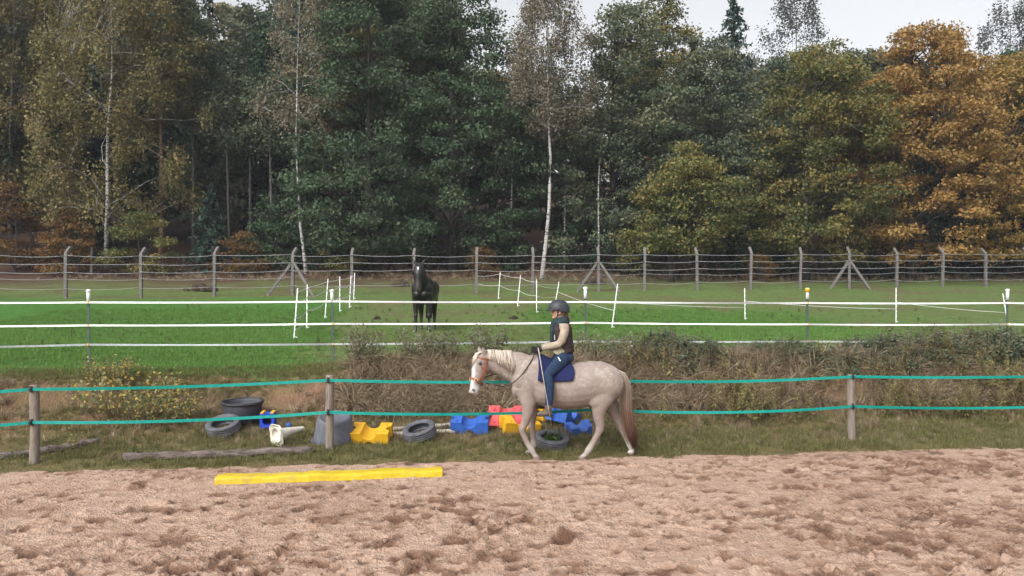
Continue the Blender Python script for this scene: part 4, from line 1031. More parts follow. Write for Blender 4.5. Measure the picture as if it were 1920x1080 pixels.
# 1 short grass of the meadow
T_green = [tuft('g', 26, .085, .10, .010, .7, M['grass_green'], k) for k in range(3)]
T_oliv = [tuft('g', 24, .15, .09, .009, .9, M['grass_olive'], 10+k) for k in range(3)]
T_dry = [tuft('g', 26, .26, .08, .008, 1.3, M['grass_dry'], 20+k, 4) for k in range(3)]
T_hang = [tuft('g', 60, .62, .10, .011, 2.5, M['grass_dry'], 30+k, 6, .55) for k in range(4)]
P, s, r = spots(80000, -17, 18, 3.3, 21, 1, lambda x, y, s: np.where(s > 3.9-.5*(x < -2.8), 1, 0)*np.where(lush(x, y) > .4, 1, .04)*(1.1-.04*(s-4)))
scatter('meadow_grass', 'bright green short grass growing in the pens', 'grass', T_green, P, rots(r, len(P)), r.uniform(.6, 1.25, len(P)))
P, s, r = spots(16000, -13, 18, 3.8, 17, 2, lambda x, y, s: np.where(lush(x, y) > .5, .04, .5))
scatter('grazed_grass', 'yellowish grazed grass around the black horse', 'grass', T_oliv[:2]+T_green[:1], P, rots(r, len(P)), r.uniform(.35, .75, len(P)))
# 2 rough grass strip between sand and bank
P, s, r = spots(17000, -10, 13.5, -.2, 2.5, 3, lambda x, y, s: np.clip(.35+1.5*(fbm(x*1.3, y*1.3, 3, 61)-.35), .1, 1)*sstep(-.2, .2, s+(fbm(x*2.5, y*2.5, 2, 3)-.37)*.9))
scatter('rough_grass', 'rough olive grass strip between the sand and the bank', 'grass', T_oliv, P, rots(r, len(P)), r.uniform(.3, 1.0, len(P)))
P, s, r = spots(9000, -10, 13.5, .35, 3.0, 4, lambda x, y, s: np.clip(2.2*(fbm(x*.9, y*.9, 3, 67)-.38), .05, .9))
scatter('dry_grass', 'dry straw coloured grass at the foot of the bank', 'grass', T_dry, P, rots(r, len(P), .25), r.uniform(.3, .9, len(P))*np.where(s < 1.3, .7, 1))
# 3 hanging straw on the bank face
def bankd(x, y, s):
    e = np.where(x < -2.9, .16*(s < 3.0), 1.0)*np.where(x > 2.2, .75, 1)
    return e*np.clip(.25+2.6*(fbm(x*.8, y*.8, 3, 71)-.33), .05, 1)
P, s, r = spots(3300, -10, 13.5, 2.2, 3.55, 5, bankd)
R = rots(r, len(P), .15); R[:, 0] += .55
scatter('hanging_grass', 'long dry grass hanging over the bank', 'grass', T_hang, P, R, r.uniform(.55, 1.1, len(P))*np.where(P[:, 0] < -2.9, .6, 1))
P, s, r = spots(4000, -10, -2.4, 2.95, 4.0, 16, lambda x, y, s: np.clip(1.2-abs(s-3.35)*1.4, 0, 1))
scatter('turf_edge_grass', 'olive turf edge along the left bank top', 'grass', T_oliv, P, rots(r, len(P), .25), r.uniform(.3, .75, len(P)))
P, s, r = spots(4200, -3, 13.5, 2.9, 4.3, 6, lambda x, y, s: np.clip(1.2-abs(s-3.5)*1.0, 0, 1))
scatter('bank_top_grass', 'mixed dry and olive grass along the top edge of the bank', 'grass', T_dry+T_oliv, P, rots(r, len(P), .2), r.uniform(.5, 1.1, len(P))*np.where(P[:, 0] < -2.6, np.where(s > 3.3, .35, .6), 1))
# 4 nettles along the tape fence on the right
W_net = [weed('n', .62, 30, .145, M['leaf_nettle'], 40+k, .42, .15, nst=3) for k in range(4)]
P, s, r = spots(1500, 1.2, 14, 2.95, 4.9, 7, lambda x, y, s: np.clip(.15+.9*sstep(1.6, 4.6, x)+1.6*(fbm(x*.8, y*.8, 2, 77)-.42), 0, 1)*np.where(s > 4.3, .6, 1))
scatter('nettle_thicket', 'thicket of grey green nettles along the bank top on the right', 'nettles', W_net, P, rots(r, len(P), .12), r.uniform(.6, 1.1, len(P))*(.30+1.45*(fbm(P[:, 0]*.55, P[:, 1]*.3, 3, 111)-.15)))
# 5 goldenrod and yellow weeds on the bank to the right
W_gold = [weed('w', .80, 60, .105, M['leaf_golden'], 50+k, .22, .2, nst=2) for k in range(4)]
P, s, r = spots(900, 1.9, 13, 1.6, 3.3, 8, lambda x, y, s: np.clip(3.5*(fbm(x*.7, y*.5, 2, 83)-.28), .05, 1))
scatter('goldenrod', 'yellowish goldenrod stalks on the bank behind the right post', 'weeds', W_gold, P, rots(r, len(P), .12), r.uniform(.5, 1.15, len(P)))
W_low = [weed('w', .14, 12, .06, M['leaf_plant'], 60+k, .5, .1, nst=3) for k in range(2)]
P, s, r = spots(2200, -14, 18, .3, 22, 9, lambda x, y, s: np.where(s < 2.4, .6, np.where(s < 5, 0, .55))*np.clip((fbm(x*.6, y*.6, 3, 99)-.36)*6, .05, 1))
scatter('low_weeds', 'small green weeds dotted over grass strip and meadow', 'weeds', W_low, P, rots(r, len(P)), r.uniform(.5, 1.2, len(P)))
P, s, r = spots(2600, -26, 34, 34, 44, 12)
scatter('forest_edge_litter', 'brown withered grass below the wood edge', 'grass', T_dry, P, rots(r, len(P), .3), r.uniform(.6, 1.5, len(P)))

def clod(seed):
    rng = np.random.RandomState(seed); V, F = ellipsoid((0, 0, .3), (1, .8, .6), None, 7, 5)
    V = [v*(1+rng.normal()*.16) for v in V]; return np_mesh('c', [tuple(v) for v in V], F, [M['clod']], False)
M['clod'] = pmat('clods of moist sand', (.20, .125, .09), (.29, .20, .155), 2, .95, .3)
r = np.random.RandomState(77); n = 2200; X_ = r.uniform(-8.3, 9.4, n); Y_ = 5.5+6.4*r.rand(n); k = fbm(X_*.6, Y_*.6, 3, 91)+r.rand(n)*.3 > .58; k &= bank_s(X_, Y_) < -.15
P = np.stack([X_[k], Y_[k], np.zeros(k.sum())], 1)
scatter('sand_clods', 'small clods of moist sand kicked up over the arena', 'clods', [clod(i) for i in range(4)], P, rots(r, len(P), .3), .006+.022*r.rand(len(P))**3)
# shrubs on the bank that stand by themselves
sh = [leaf_cluster('s', 800, .45, .88, .062, M['leaf_shrub'], 70+k, base_r=.35) for k in range(3)]
def bank_pt(px, s):
    D = 15.0
    for _ in range(20): D = s+11.7+.123*wx(px, D)
    return wx(px, D), D, gz(wx(px, D), D)
for i, (px, s_, sc_, lab) in enumerate(((684, 3.3, .95, 'greyish shrub on the bank top left of the black horse'), (780, 3.5, .85, 'greyish shrub in front of the black horse legs, left one'), (832, 3.5, .8, 'greyish shrub in front of the black horse legs, right one'), (912, 3.4, .95, 'tall loose shrub left of the rider above the horse neck'), (975, 3.4, .55, 'low shrub between the loose shrub and the rider back'), (1110, 3.4, .8, 'shrub at the foot of the green post right of the rider'), (1165, 3.35, .75, 'shrub above the pale horse croup'))):
    shrub('bank_shrub', lab, 'shrub', bank_pt(px, s_), sh[i % 3], i*1.3, sc_, 'shrubs on the bank')
# bramble on the left bank
bm_ = leaf_cluster('s', 1000, .95, .75, .062, M['leaf_bramble'], 90, up=.2, asp=.75, base_r=.6)
for px, s_, sc_, lab in ((238, 2.35, .95, 'bramble with yellow and green leaves on the left bank'), (300, 2.15, .7, 'smaller bramble right of the yellow leaved one'), (205, 3.15, .6, 'withered bramble top at the turf edge left')):
    o = shrub('bramble', lab, 'bramble', bank_pt(px, s_), bm_, px, sc_); 
yp = leaf_cluster('s', 50, .14, .28, .05, M['leaf_golden'], 95)
shrub('yellow_weed', 'small yellow weed beside the leftmost wooden post', 'weed', bank_pt(132, .9), yp)
tw = weed('foliage', .9, 16, .06, M['leaf_shrub'], 97, .4, .3); 
x, D, z = at_px(252, 656, 15, 22)
tag(link('tall_stalk', tw, None, (x, D, z), (0, -.12, 0)), 'single thin withered stalk in the left green pen', 'plant')

# ------------------------------------------------------------------ horses
def hc(cx, cy, y=0.0): return Vector(((cx-700)/403.0, y, (1015-cy)/403.0))
def horse_parts(legs, neck, head, ears, head_rot):
    """legs: list of (y, [(cx,cy,fore-aft,lateral,dy)...]); all in side-view units"""
    mb = MB()
    tor = [(1036, 535, 612, .07), (1026, 512, 640, .13), (1008, 492, 662, .185), (965, 461, 688, .245), (915, 441, 700, .28), (860, 438, 706, .295), (800, 446, 716, .315), (740, 453, 725, .325), (680, 453, 725, .325), (620, 442, 717, .305), (570, 418, 708, .275), (530, 402, 700, .25), (490, 404, 692, .235), (450, 440, 682, .22), (415, 500, 665, .19), (392, 545, 640, .13)]
    pts = []; ra = []; rb = []
    for cx, t, b, w_ in tor: pts.append(hc(cx, (t+b)/2)); ra.append((b-t)/2/403); rb.append(w_)
    mb.add(*loft(pts, ra, rb, 20))
    for sy in (-1, 1):   # haunch, shoulder, stifle masses
        mb.add(*ellipsoid(hc(945, 560, sy*.16), (.24, .135, .25))); mb.add(*ellipsoid(hc(880, 665, sy*.17), (.13, .09, .13)))
        mb.add(*ellipsoid(hc(470, 570, sy*.14), (.15, .115, .26), Euler((0, -.35, 0)).to_matrix())); mb.add(*ellipsoid(hc(410, 610, sy*.09), (.08, .09, .10)))
        mb.add(*ellipsoid(hc(540, 480, sy*.12), (.16, .10, .15)))
    pts = [hc(a, b) for a, b, _, _ in neck]; mb.add(*loft(pts, [c for _, _, c, _ in neck], [d for _, _, _, d in neck], 18))
    mid = MB()
    mid.add(*loft([Vector(p[:3]) for p in head], [p[3] for p in head], [p[4] for p in head], 18))
    for pts, ra, rb in ears: mid.add(*loft(pts, ra, rb, 10))
    # cheeks, brow, nostril bulges, lips
    h1, h2, hm = Vector(head[1][:3]), Vector(head[2][:3]), Vector(head[-2][:3])
    ax = (Vector(head[-1][:3])-Vector(head[0][:3])).normalized(); back = ax.cross(Vector((0, 1, 0)))
    if back.x < 0: back = -back
    for sy in (-1, 1):
        Y = Vector((0, sy, 0))
        mid.add(*ellipsoid(h2+back*.045+Y*.055, (.075, .035, .085)))
        mid.add(*ellipsoid(h1-back*.06+Y*.085+ax*.02, (.035, .022, .03)))
        mid.add(*ellipsoid(hm-back*.04+Y*.04+ax*.0, (.032, .026, .036)))
    mid.add(*ellipsoid(Vector(head[-1][:3])+back*.03-ax*.005, (.04, .04, .032)))
    mb.add([head_rot @ v for v in map(Vector, mid.v)], mid.f)
    for y, L in legs:
        mb.add(*loft([hc(p[0], p[1], y+(p[4] if len(p) > 4 else 0)) for p in L], [p[2] for p in L], [p[3] for p in L], 14))
    return mb, (ax, back)
def ribbons(name, strands, width, mat, seg=6, seed=0, parent=None):
    """hair locks: each strand a list of control points; tapered bands with a little thickness"""
    rng = np.random.RandomState(seed); V = []; F = []
    for st, side in strands:
        st = [Vector(p) for p in st]; n = len(st); side = Vector(side).normalized(); base = len(V); w0 = width*rng.uniform(.6, 1.3)
        for i, p in enumerate(st):
            t = i/(n-1); w_ = w0*(1-.75*t**2); d = (st[min(i+1, n-1)]-st[max(i-1, 0)]).normalized(); q = d.cross(side).normalized()
            V += [p-side*w_/2, p+q*w_*.3, p+side*w_/2, p-q*w_*.3]
        for i in range(n-1):
            for k in range(4): F.append((base+i*4+k, base+i*4+(k+1) % 4, base+i*4+4+(k+1) % 4, base+i*4+4+k))
        F.append((base, base+3, base+2, base+1)); F.append(tuple(base+(n-1)*4+k for k in range(4)))
    return link(name, np_mesh(name, np.array([tuple(v) for v in V]), F, [mat], True), parent)

HX, HD = wx(1060.3, 11.83), 11.83
fore_near = (-.15, [(455, 590, .15, .09), (478, 690, .11, .085), (472, 750, .082, .068), (452, 812, .056, .05), (441, 838, .058, .054), (448, 866, .044, .04), (472, 918, .041, .037), (500, 962, .049, .045), (514, 986, .034, .034), (522, 1000, .046, .044), (531, 1019, .058, .055)])
fore_far = (.15, [(480, 600, .14, .08), (500, 700, .10, .08), (504, 765, .075, .062), (501, 822, .054, .05), (499, 842, .056, .052), (505, 868, .043, .04), (510, 912, .041, .037), (512, 955, .049, .045), (497, 982, .034, .034), (486, 994, .046, .044), (474, 1010, .060, .055)])
hind_near = (-.15, [(930, 570, .21, .11), (912, 650, .18, .11), (896, 705, .125, .095), (891, 765, .084, .068), (899, 815, .064, .05), (898, 838, .062, .05), (886, 868, .048, .042), (858, 916, .046, .040), (830, 962, .053, .047), (813, 985, .036, .036), (801, 998, .047, .046), (788, 1017, .062, .056)])
hind_far = (.15, [(945, 580, .20, .10), (958, 660, .16, .10), (978, 712, .115, .09), (1003, 770, .082, .066), (1036, 826, .063, .05), (1043, 846, .060, .05), (1054, 876, .047, .042), (1078, 922, .046, .040), (1100, 962, .051, .046), (1106, 983, .036, .036), (1101, 994, .047, .046), (1092, 1010, .060, .056)])
neckA = [(500, 540, .24, .18), (457, 505, .27, .165), (400, 474, .235, .135), (335, 454, .195, .11), (280, 442, .165, .095), (240, 432, .14, .088), (205, 422, .10, .08)]
def hp(cx, cy, a, b, y=0): v = hc(cx, cy); return (v.x, y, v.z, a, b)
headA = [hp(222, 405, .085, .075), hp(196, 440, .125, .10), hp(184, 490, .125, .098), hp(172, 535, .10, .082), hp(160, 572, .084, .07), hp(153, 602, .080, .068), hp(149, 622, .062, .058), hp(147, 633, .036, .038)]
def ear(cx, cy, tx, ty, y, ty_y, s=1.0):
    a = hc(cx, cy, y); b = hc(tx, ty, ty_y)
    return ([a, a.lerp(b, .35), a.lerp(b, .7), b], [.035*s, .042*s, .030*s, .006], [.022*s, .024*s, .017*s, .005])
earsA = [ear(204, 402, 190, 352, -.055, -.075), ear(204, 402, 190, 352, .055, .075)]
pivot = hc(228, 425)
rotA = Matrix.Translation(pivot) @ Matrix.Rotation(math.radians(27), 4, 'Z') @ Matrix.Translation(-pivot)
mbA, (axA, backA) = horse_parts([fore_near, fore_far, hind_near, hind_far], neckA, headA, earsA, rotA)
meA = fuse('body', mbA, .0125, 7, [M['roan']])
H1 = thing('pale_horse', 'pale pinkish roan horse walking left under its rider', 'horse', (HX, HD, .0))
# coat markings
co = coords(meA); inv = rotA.inverted()
def lerp(C, c, t): return C*(1-t[:, None])+np.array(c)[None]*t[:, None]
C = np.tile(np.array([.325, .245, .205]), (len(co), 1))
nz = fbm(co[:, 0]*9+co[:, 1]*5, co[:, 2]*9-co[:, 1]*4, 4, 3)
C = lerp(C, (.41, .345, .305), np.clip((nz-.45)*4, 0, 1)*.5)
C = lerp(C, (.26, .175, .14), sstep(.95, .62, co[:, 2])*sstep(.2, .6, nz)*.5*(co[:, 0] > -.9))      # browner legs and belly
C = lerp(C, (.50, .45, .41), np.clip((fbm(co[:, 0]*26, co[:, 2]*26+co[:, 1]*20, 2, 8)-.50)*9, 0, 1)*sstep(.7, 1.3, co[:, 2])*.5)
C = lerp(C, (.60, .55, .50), sstep(.24, .14, co[:, 2])*(co[:, 0] > .9))                                # white sock, far hind
C = lerp(C, (.45, .39, .34), sstep(.30, .16, co[:, 2])*(co[:, 0] <= .9)*.7)
C = lerp(C, (.22, .155, .12), sstep(.062, .042, co[:, 2]))                                               # hooves
hd = np.array([tuple(inv @ Vector(v)) for v in co]); hl = hd-np.array(tuple(Vector(headA[0][:3])))
tt = hl @ np.array(tuple(axA)); ff = -(hl @ np.array(tuple(backA))); ishead = (co[:, 0] < -1.12) & (hd[:, 2] > .85)
C = lerp(C, (.66, .63, .61), ishead*sstep(.062, .04, np.abs(hd[:, 1])+.03*(fbm(tt*8, tt*3, 2)-.4))*sstep(.02, .05, ff)*sstep(.02, .1, tt))   # blaze
C = lerp(C, (.64, .60, .57), ishead*sstep(.44, .5, tt)*.85)
C = lerp(C, (.48, .28, .23), ishead*sstep(.57, .60, tt))
C = lerp(C, (.12, .09, .085), ishead*(((tt-.545)**2+(np.abs(hd[:, 1])-.052)**2*1.5+(ff-.05)**2*.4) < .00055))
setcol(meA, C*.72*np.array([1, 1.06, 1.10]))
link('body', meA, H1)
def in_head(v): return rotA @ Vector(v)
for sy in (-1, 1):
    e = Vector(headA[1][:3])+axA*.045-backA*.052+Vector((0, sy*.092, 0)); V, F = ellipsoid(in_head(e), (.024, .022, .02), None, 14, 10)
    link('eye', np_mesh('eye', [tuple(v) for v in V], F, [M['eye']], True), H1)
# mane on the near side, forelock
rng = np.random.RandomState(4); S = []
for k in range(105):
    t = rng.rand(); a = hc(228+t*142, 377+5*t+rng.normal()*2, rng.normal()*.008)
    L = (.12+.20*t)*rng.uniform(.75, 1.15)
    nw = float(np.interp(225+t*165, [205, 240, 280, 335, 400], [.085, .095, .105, .12, .145]))
    p1 = a+Vector((.02, -.04, .012)); p2 = a+Vector((.035+rng.normal()*.01, -nw*.85, -L*.35)); p3 = a+Vector((.05+rng.normal()*.015, -nw*1.12, -L*.7)); p4 = a+Vector((.055+rng.normal()*.03, -nw*1.13, -L))
    S.append(([a, p1, p2, p3, p4], (1, 0, .1)))
for k in range(26):
    a = in_head(Vector(headA[0][:3])+Vector((.0, rng.normal()*.02, .075))); m = Vector(headA[1][:3])
    f = in_head(m-backA*.118+Vector((0, rng.normal()*.035, .02))); g = in_head(m-backA*.115+axA*rng.uniform(.05, .14)+Vector((0, rng.normal()*.045, 0)))
    S.append(([a, a.lerp(f, .6)+Vector((-.03, 0, .02)), f, g], (0, 1, 0)))
ribbons('mane', S, .017, M['mane'], parent=H1)
S = []
for k in range(480):
    u = rng.normal()*.5; v = rng.normal()*.5; s_ = rng.uniform(.8, 1.02)
    path = [(1012, 494, .012), (1042, 512, .03), (1062, 570, .047), (1066, 660, .062), (1068, 760, .068), (1082, 860, .068), (1112, 960, .05)]
    st = []
    for i, (cx, cy, wd) in enumerate(path):
        cy = 494+(cy-494)*s_ if i > 2 else cy
        p = hc(cx, cy); st.append(p+Vector((u*wd+rng.normal()*.006, v*wd*.8, 0)))
    S.append((st, (rng.normal()*.5+.6, 1, 0)))
ribbons('tail', S, .013, M['tail'], parent=H1, seed=2)
# bridle
br = bpy.data.objects.new('bridle', None)
def ring_at(t0, wid, grow, tilt=0):
    """strap round the head at head-axis distance t0"""
    hs_ = [np.array(h) for h in headA]; ts = [float((h[:3]-hs_[0][:3]) @ np.array(tuple(axA))) for h in hs_]
    c = [float(np.interp(t0, ts, [h[k] for h in hs_])) for k in range(5)]
    pts = []
    for k in range(25):
        th = 2*PI*k/24; pts.append(Vector(c[:3])+backA*(c[3]+grow)*math.cos(th)+Vector((0, 1, 0))*(c[4]+grow)*math.sin(th)+axA*tilt*math.cos(th))
    return pts
def strap(mb, pts, w_, axis_, thick=.004):
    V = []; n = len(pts)
    for i, p in enumerate(pts):
        d = (pts[min(i+1, n-1)]-pts[max(i-1, 0)]).normalized(); a = axis_-d*axis_.dot(d); a.normalize(); q = d.cross(a)
        V += [p+a*w_/2+q*thick, p-a*w_/2+q*thick, p-a*w_/2-q*thick, p+a*w_/2-q*thick]
    F = []
    for i in range(n-1):
        for k in range(4): F.append((i*4+k, i*4+(k+1) % 4, i*4+4+(k+1) % 4, i*4+4+k))
    mb.add([in_head(v) for v in V], F)
mb = MB(); nb = ring_at(.40, .03, .016, .02); strap(mb, nb, .028, axA)
link('noseband', mb.mesh('noseband', [M['leather']], False), H1)
poll_pts = ring_at(.06, .03, .014, -.01)
for sy in (-1, 1):
    mb = MB(); i0 = 6 if sy > 0 else 18
    A = nb[i0]; Bp = poll_pts[i0]; mids = [A, A.lerp(Bp, .33)+Vector((0, sy*.03, 0))+backA*.01, A.lerp(Bp, .66)+Vector((0, sy*.028, 0))+backA*.02, Bp]
    strap(mb, mids, .026, backA); link('cheek_strap', mb.mesh('cheek_strap', [M['leather']], False), H1)
    mb = MB(); mb2 = MB(); c = in_head(nb[8 if sy > 0 else 16]+axA*.005+Vector((0, sy*.008, 0)))
    ringp = [c+Vector((.024*math.cos(a), 0, .024*math.sin(a))) for a in np.linspace(0, 2*PI, 17)]
    mb.tube(ringp, .005, 6); link('bit_ring', mb.mesh('bit_ring', [M['brass']]), H1)
mb = MB(); strap(mb, poll_pts, .026, axA); 
tl_ = ring_at(.20, .02, .022, .05); link('headpiece', mb.mesh('headpiece', [M['leather']], False), H1)
mb = MB(); strap(mb, tl_[0:8], .02, axA); strap(mb, tl_[17:25], .02, axA); link('throat_strap', mb.mesh('throat_strap', [M['leather']], False), H1)
bpy.data.objects.remove(br)
# reins from the bit to the hands
HN = hc(524, 378, -.085); HF = hc(512, 376, .07)
for sy, hand in ((-1, HN), (1, HF)):
    c = in_head(nb[8 if sy > 0 else 16]+axA*.02+Vector((0, sy*.012, 0)))
    if sy < 0: pts = [c, hc(262, 560, -.34), hc(320, 575, -.33), hc(365, 570, -.31), hc(430, 520, -.27), hc(490, 440, -.17), hand]
    else: pts = [c, hc(300, 520, .22), hc(400, 470, .24), hc(480, 410, .14), hand]
    sm = []
    for i in range(len(pts)-1):
        p0, p1, p2, p3 = pts[max(i-1, 0)], pts[i], pts[i+1], pts[min(i+2, len(pts)-1)]
        for k in range(5):
            t = k/5; sm.append(.5*((2*p1)+(p2-p0)*t+(2*p0-5*p1+4*p2-p3)*t*t+(-p0+3*p1-3*p2+p3)*t**3))
    sm.append(pts[-1]); mb = MB(); mb.tube(sm, .0085, 6); link('rein', mb.mesh('rein', [M['leather_dark']]), H1)

# saddle cloth
def torso_w(cx, cy):
    tor = [(900, 440, 702, .285), (740, 453, 725, .325), (680, 453, 725, .325), (620, 442, 717, .305), (570, 418, 708, .285), (530, 402, 700, .265), (490, 404, 692, .25)]
    tor = tor[::-1]; xs_ = [a[0] for a in tor]
    t, b, w_ = (float(np.interp(cx, xs_, [a[k] for a in tor])) for k in (1, 2, 3)); c = (t+b)/2
    q = min(1, max(-1, (cy-c)/((b-t)/2))); return w_*math.sqrt(max(0, 1-q*q)), t
V = []; Fc = []; nu = 26; nv = 36
for i in range(nu+1):
    u = i/nu; topx = 533+u*(728-533)
    for j in range(nv+1):
        v = j/nv*2-1; av = abs(v); low = float(np.interp(u, [0, .08, .9, 1], [548, 555, 550, 545]))
        cx = topx+av*(float(np.interp(u, [0, 1], [6, 28]))*math.sin(PI*min(1, av*1.0))**1.0+(-4 if u < .5 else 8)*av)
        w0, t0 = torso_w(cx, 0); cy = t0+(low-t0)*(1-math.cos(av*PI/2))**.9 if False else t0+(low-t0)*av**1.7
        ww, tt_ = torso_w(cx, cy); ww = max(ww, .0)
        q = hc(cx, cy-9*(1-av)-2, math.copysign(ww+.024*min(1, av*3), v) if av > 0 else 0)
        V.append(q)
for i in range(nu):
    for j in range(nv): Fc.append((i*(nv+1)+j, i*(nv+1)+j+1, (i+1)*(nv+1)+j+1, (i+1)*(nv+1)+j))
me = np_mesh('saddle_cloth', [tuple(v) for v in V], Fc, [M['pad']], True)
me = evaluated(me, [('SMOOTH', dict(iterations=3, factor=.5)), ('SOLIDIFY', dict(thickness=.022, offset=0))]); me.name = 'saddle_cloth'
tag(link('saddle_cloth', me, None, (HX, HD, 0)), 'navy blue saddle cloth on the back of the pale horse', 'saddle cloth')

# ------------------------------------------------------------------ rider
PR = thing('person', 'rider in helmet, brown vest and blue breeches on the pale horse', 'person', (HX, HD, 0))
def seglimb(mb, pts, ra, rb=None, n=14, lat=Vector((0, 1, 0))): mb.add(*loft([Vector(p) for p in pts], ra, rb, n, lat))
# body: head, neck, trunk and limbs in one skin
bd = MB()
hcx = lambda cx, cy, y=0: hc(cx, cy, y)
seglimb(bd, [hc(640, 183), hc(646, 172), hc(655, 155), hc(662, 135), hc(663, 112), hc(661, 96)], [.035, .062, .088, .098, .095, .05], [.032, .055, .070, .076, .074, .04], 18)
bd.add(*ellipsoid(hc(617, 153), (.014, .013, .02), Euler((0, .3, 0)).to_matrix())); bd.add(*ellipsoid(hc(625, 172), (.018, .024, .012))); bd.add(*ellipsoid(hc(630, 181), (.022, .026, .018)))
bd.add(*ellipsoid(hc(624, 137), (.02, .045, .012)))
for sy in (-1, 1):
    bd.add(*ellipsoid(hc(667, 150, sy*.073), (.022, .01, .032)))
    bd.add(*ellipsoid(hc(634, 158, sy*.042), (.025, .02, .022)))
seglimb(bd, [hc(664, 172), hc(667, 190), hc(672, 215)], [.06, .058, .07], [.055, .055, .075])
seglimb(bd, [hc(674, 210), hc(672, 250), hc(680, 320), hc(688, 375), hc(690, 420)], [.09, .11, .10, .10, .10], [.14, .16, .13, .13, .15])
def legpath(sy): return [hc(688, 412, sy*.10), hc(655, 450, sy*.19), hc(604, 495, sy*.315), hc(588, 513, sy*.345), hc(596, 570, sy*.385), hc(597, 630, sy*.40), hc(592, 695, sy*.40)]
for sy in (-1, 1): seglimb(bd, legpath(sy), [.09, .085, .062, .055, .056, .045, .036])
def armpath(sy): return [hc(690, 222, sy*.165), hc(690, 260, sy*.20), hc(672, 315, sy*.215), hc(655, 335, sy*.205), hc(610, 348, sy*.15), hc(562, 360, sy*.09)]
for sy in (-1, 1): seglimb(bd, armpath(sy), [.045, .045, .038, .036, .032, .025])
meB = fuse('body', bd, .007, 3, [M['skin']])
cb = coords(meB); C = np.tile(np.array([.56, .33, .25]), (len(cb), 1))
lip = np.array(tuple(hc(622, 171))); C = lerp(C, (.42, .15, .13), (((cb-lip)**2 @ np.array([1, .6, 3.5])) < .0004).astype(float))
ck = np.array(tuple(hc(630, 160))); C = lerp(C, (.60, .26, .2), np.exp(-((cb-ck)**2 @ np.array([1, .2, 1]))/.0006)*.5)
brow = np.abs(cb[:, 2]-hc(0, 137).z) < .006; C = lerp(C, (.2, .12, .07), (brow & (np.abs(np.abs(cb[:, 1])-.035) < .018) & (cb[:, 0] < hc(632, 0).x)).astype(float)*.8)
setcol(meB, C); link('body', meB, PR)
for sy in (-1, 1):
    V, F = ellipsoid(hc(625, 146, sy*.034), (.012, .014, .008)); link('eye', np_mesh('eye', [tuple(v) for v in V], F, [M['eye']], True), PR)
# helmet with peak, trim and strap
hm = MB(); prof = []
Vh = []; Fh = []; nA, nB = 28, 12
for j in range(nB+1):
    ph = PI/2*j/nB*1.12
    for i in range(nA):
        th = 2*PI*i/nA; x_ = -.145*math.sin(min(ph, PI/2*1.12))*math.cos(th); y_ = .112*math.sin(ph)*math.sin(th); z_ = .125*math.cos(ph)
        x_ *= 1.02 if x_ > 0 else .98
        Vh.append(hc(660, 128)+Vector((x_, y_, z_-(.03 if x_ > .02 and j > nB-3 else 0))))
for j in range(nB):
    for i in range(nA): Fh.append((j*nA+i, (j+1)*nA+i, (j+1)*nA+(i+1) % nA, j*nA+(i+1) % nA))
hme = evaluated(np_mesh('h', [tuple(v) for v in Vh], Fh, [M['helmet']], True), [('SOLIDIFY', dict(thickness=.016, offset=-1))]); hme.name = 'helmet'
he = link('helmet', hme, PR)
pk = MB(); Vp = []; n = 16
for j, rr in enumerate((.125, .155, .185)):
    for i in range(n+1):
        th = -1.05+2.1*i/n; rad = .125+(rr-.125)*math.cos(th*.75); Vp.append(hc(660, 131)+Vector((-rad*1.06*math.cos(th), rad*.86*math.sin(th), .008-.012*j)))
Fp = [(j*(n+1)+i, j*(n+1)+i+1, (j+1)*(n+1)+i+1, (j+1)*(n+1)+i) for j in range(2) for i in range(n)]
pme = evaluated(np_mesh('p', [tuple(v) for v in Vp], Fp, [M['helmet']], True), [('SOLIDIFY', dict(thickness=.009, offset=0))]); pme.name = 'peak'; link('peak', pme, he)
mb = MB(); mb.tube([hc(652, 132, -.100), hc(652, 158, -.080), hc(645, 183, -.045), hc(640, 190, 0), hc(645, 183, .045), hc(652, 158, .080), hc(652, 132, .100)], .007, 6); mb.tube([hc(690, 140, -.085), hc(668, 160, -.082), hc(652, 165, -.078)], .006, 6)
link('chin_strap', mb.mesh('chin_strap', [M['black_plastic']]), he)
mb = MB(); mb.box(hc(640, 117, -.098), (.045, .012, .008), Euler((.25, .35, .35)).to_matrix()); link('badge', mb.mesh('badge', [M['white_tape']], False), he)
# hair tail
rng = np.random.RandomState(9); S = []
for k in range(40):
    u, v = rng.normal()*.02, rng.normal()*.02; S.append(([hc(698, 148)+Vector((u*.4, v, 0)), hc(710, 165)+Vector((u*.7, v, 0)), hc(714, 190)+Vector((u, v, 0)), hc(716, 212)+Vector((u*1.2, v, 0))], (0, 1, 0)))
ribbons('hair', S, .012, M['hair'], parent=PR)
# shirt with sleeves and hem
sh_ = MB(); seglimb(sh_, [hc(676, 214), hc(676, 250), hc(684, 320), hc(684, 368)], [.11, .125, .112, .115], [.16, .175, .15, .16])
for sy in (-1, 1): seglimb(sh_, armpath(sy), [.068, .066, .060, .058, .05, .042], [.06, .062, .056, .052, .046, .040])
link('fleece_shirt', fuse('fleece_shirt', sh_, .008, 3, [M['shirt']]), PR)
hm_ = MB(); seglimb(hm_, [hc(678, 352), hc(672, 375), hc(664, 400), hc(660, 408)], [.13, .15, .165, .13], [.17, .185, .20, .17]); link('shirt_hem', fuse('shirt_hem', hm_, .009, 3, [M['shirt_tail']]), PR)
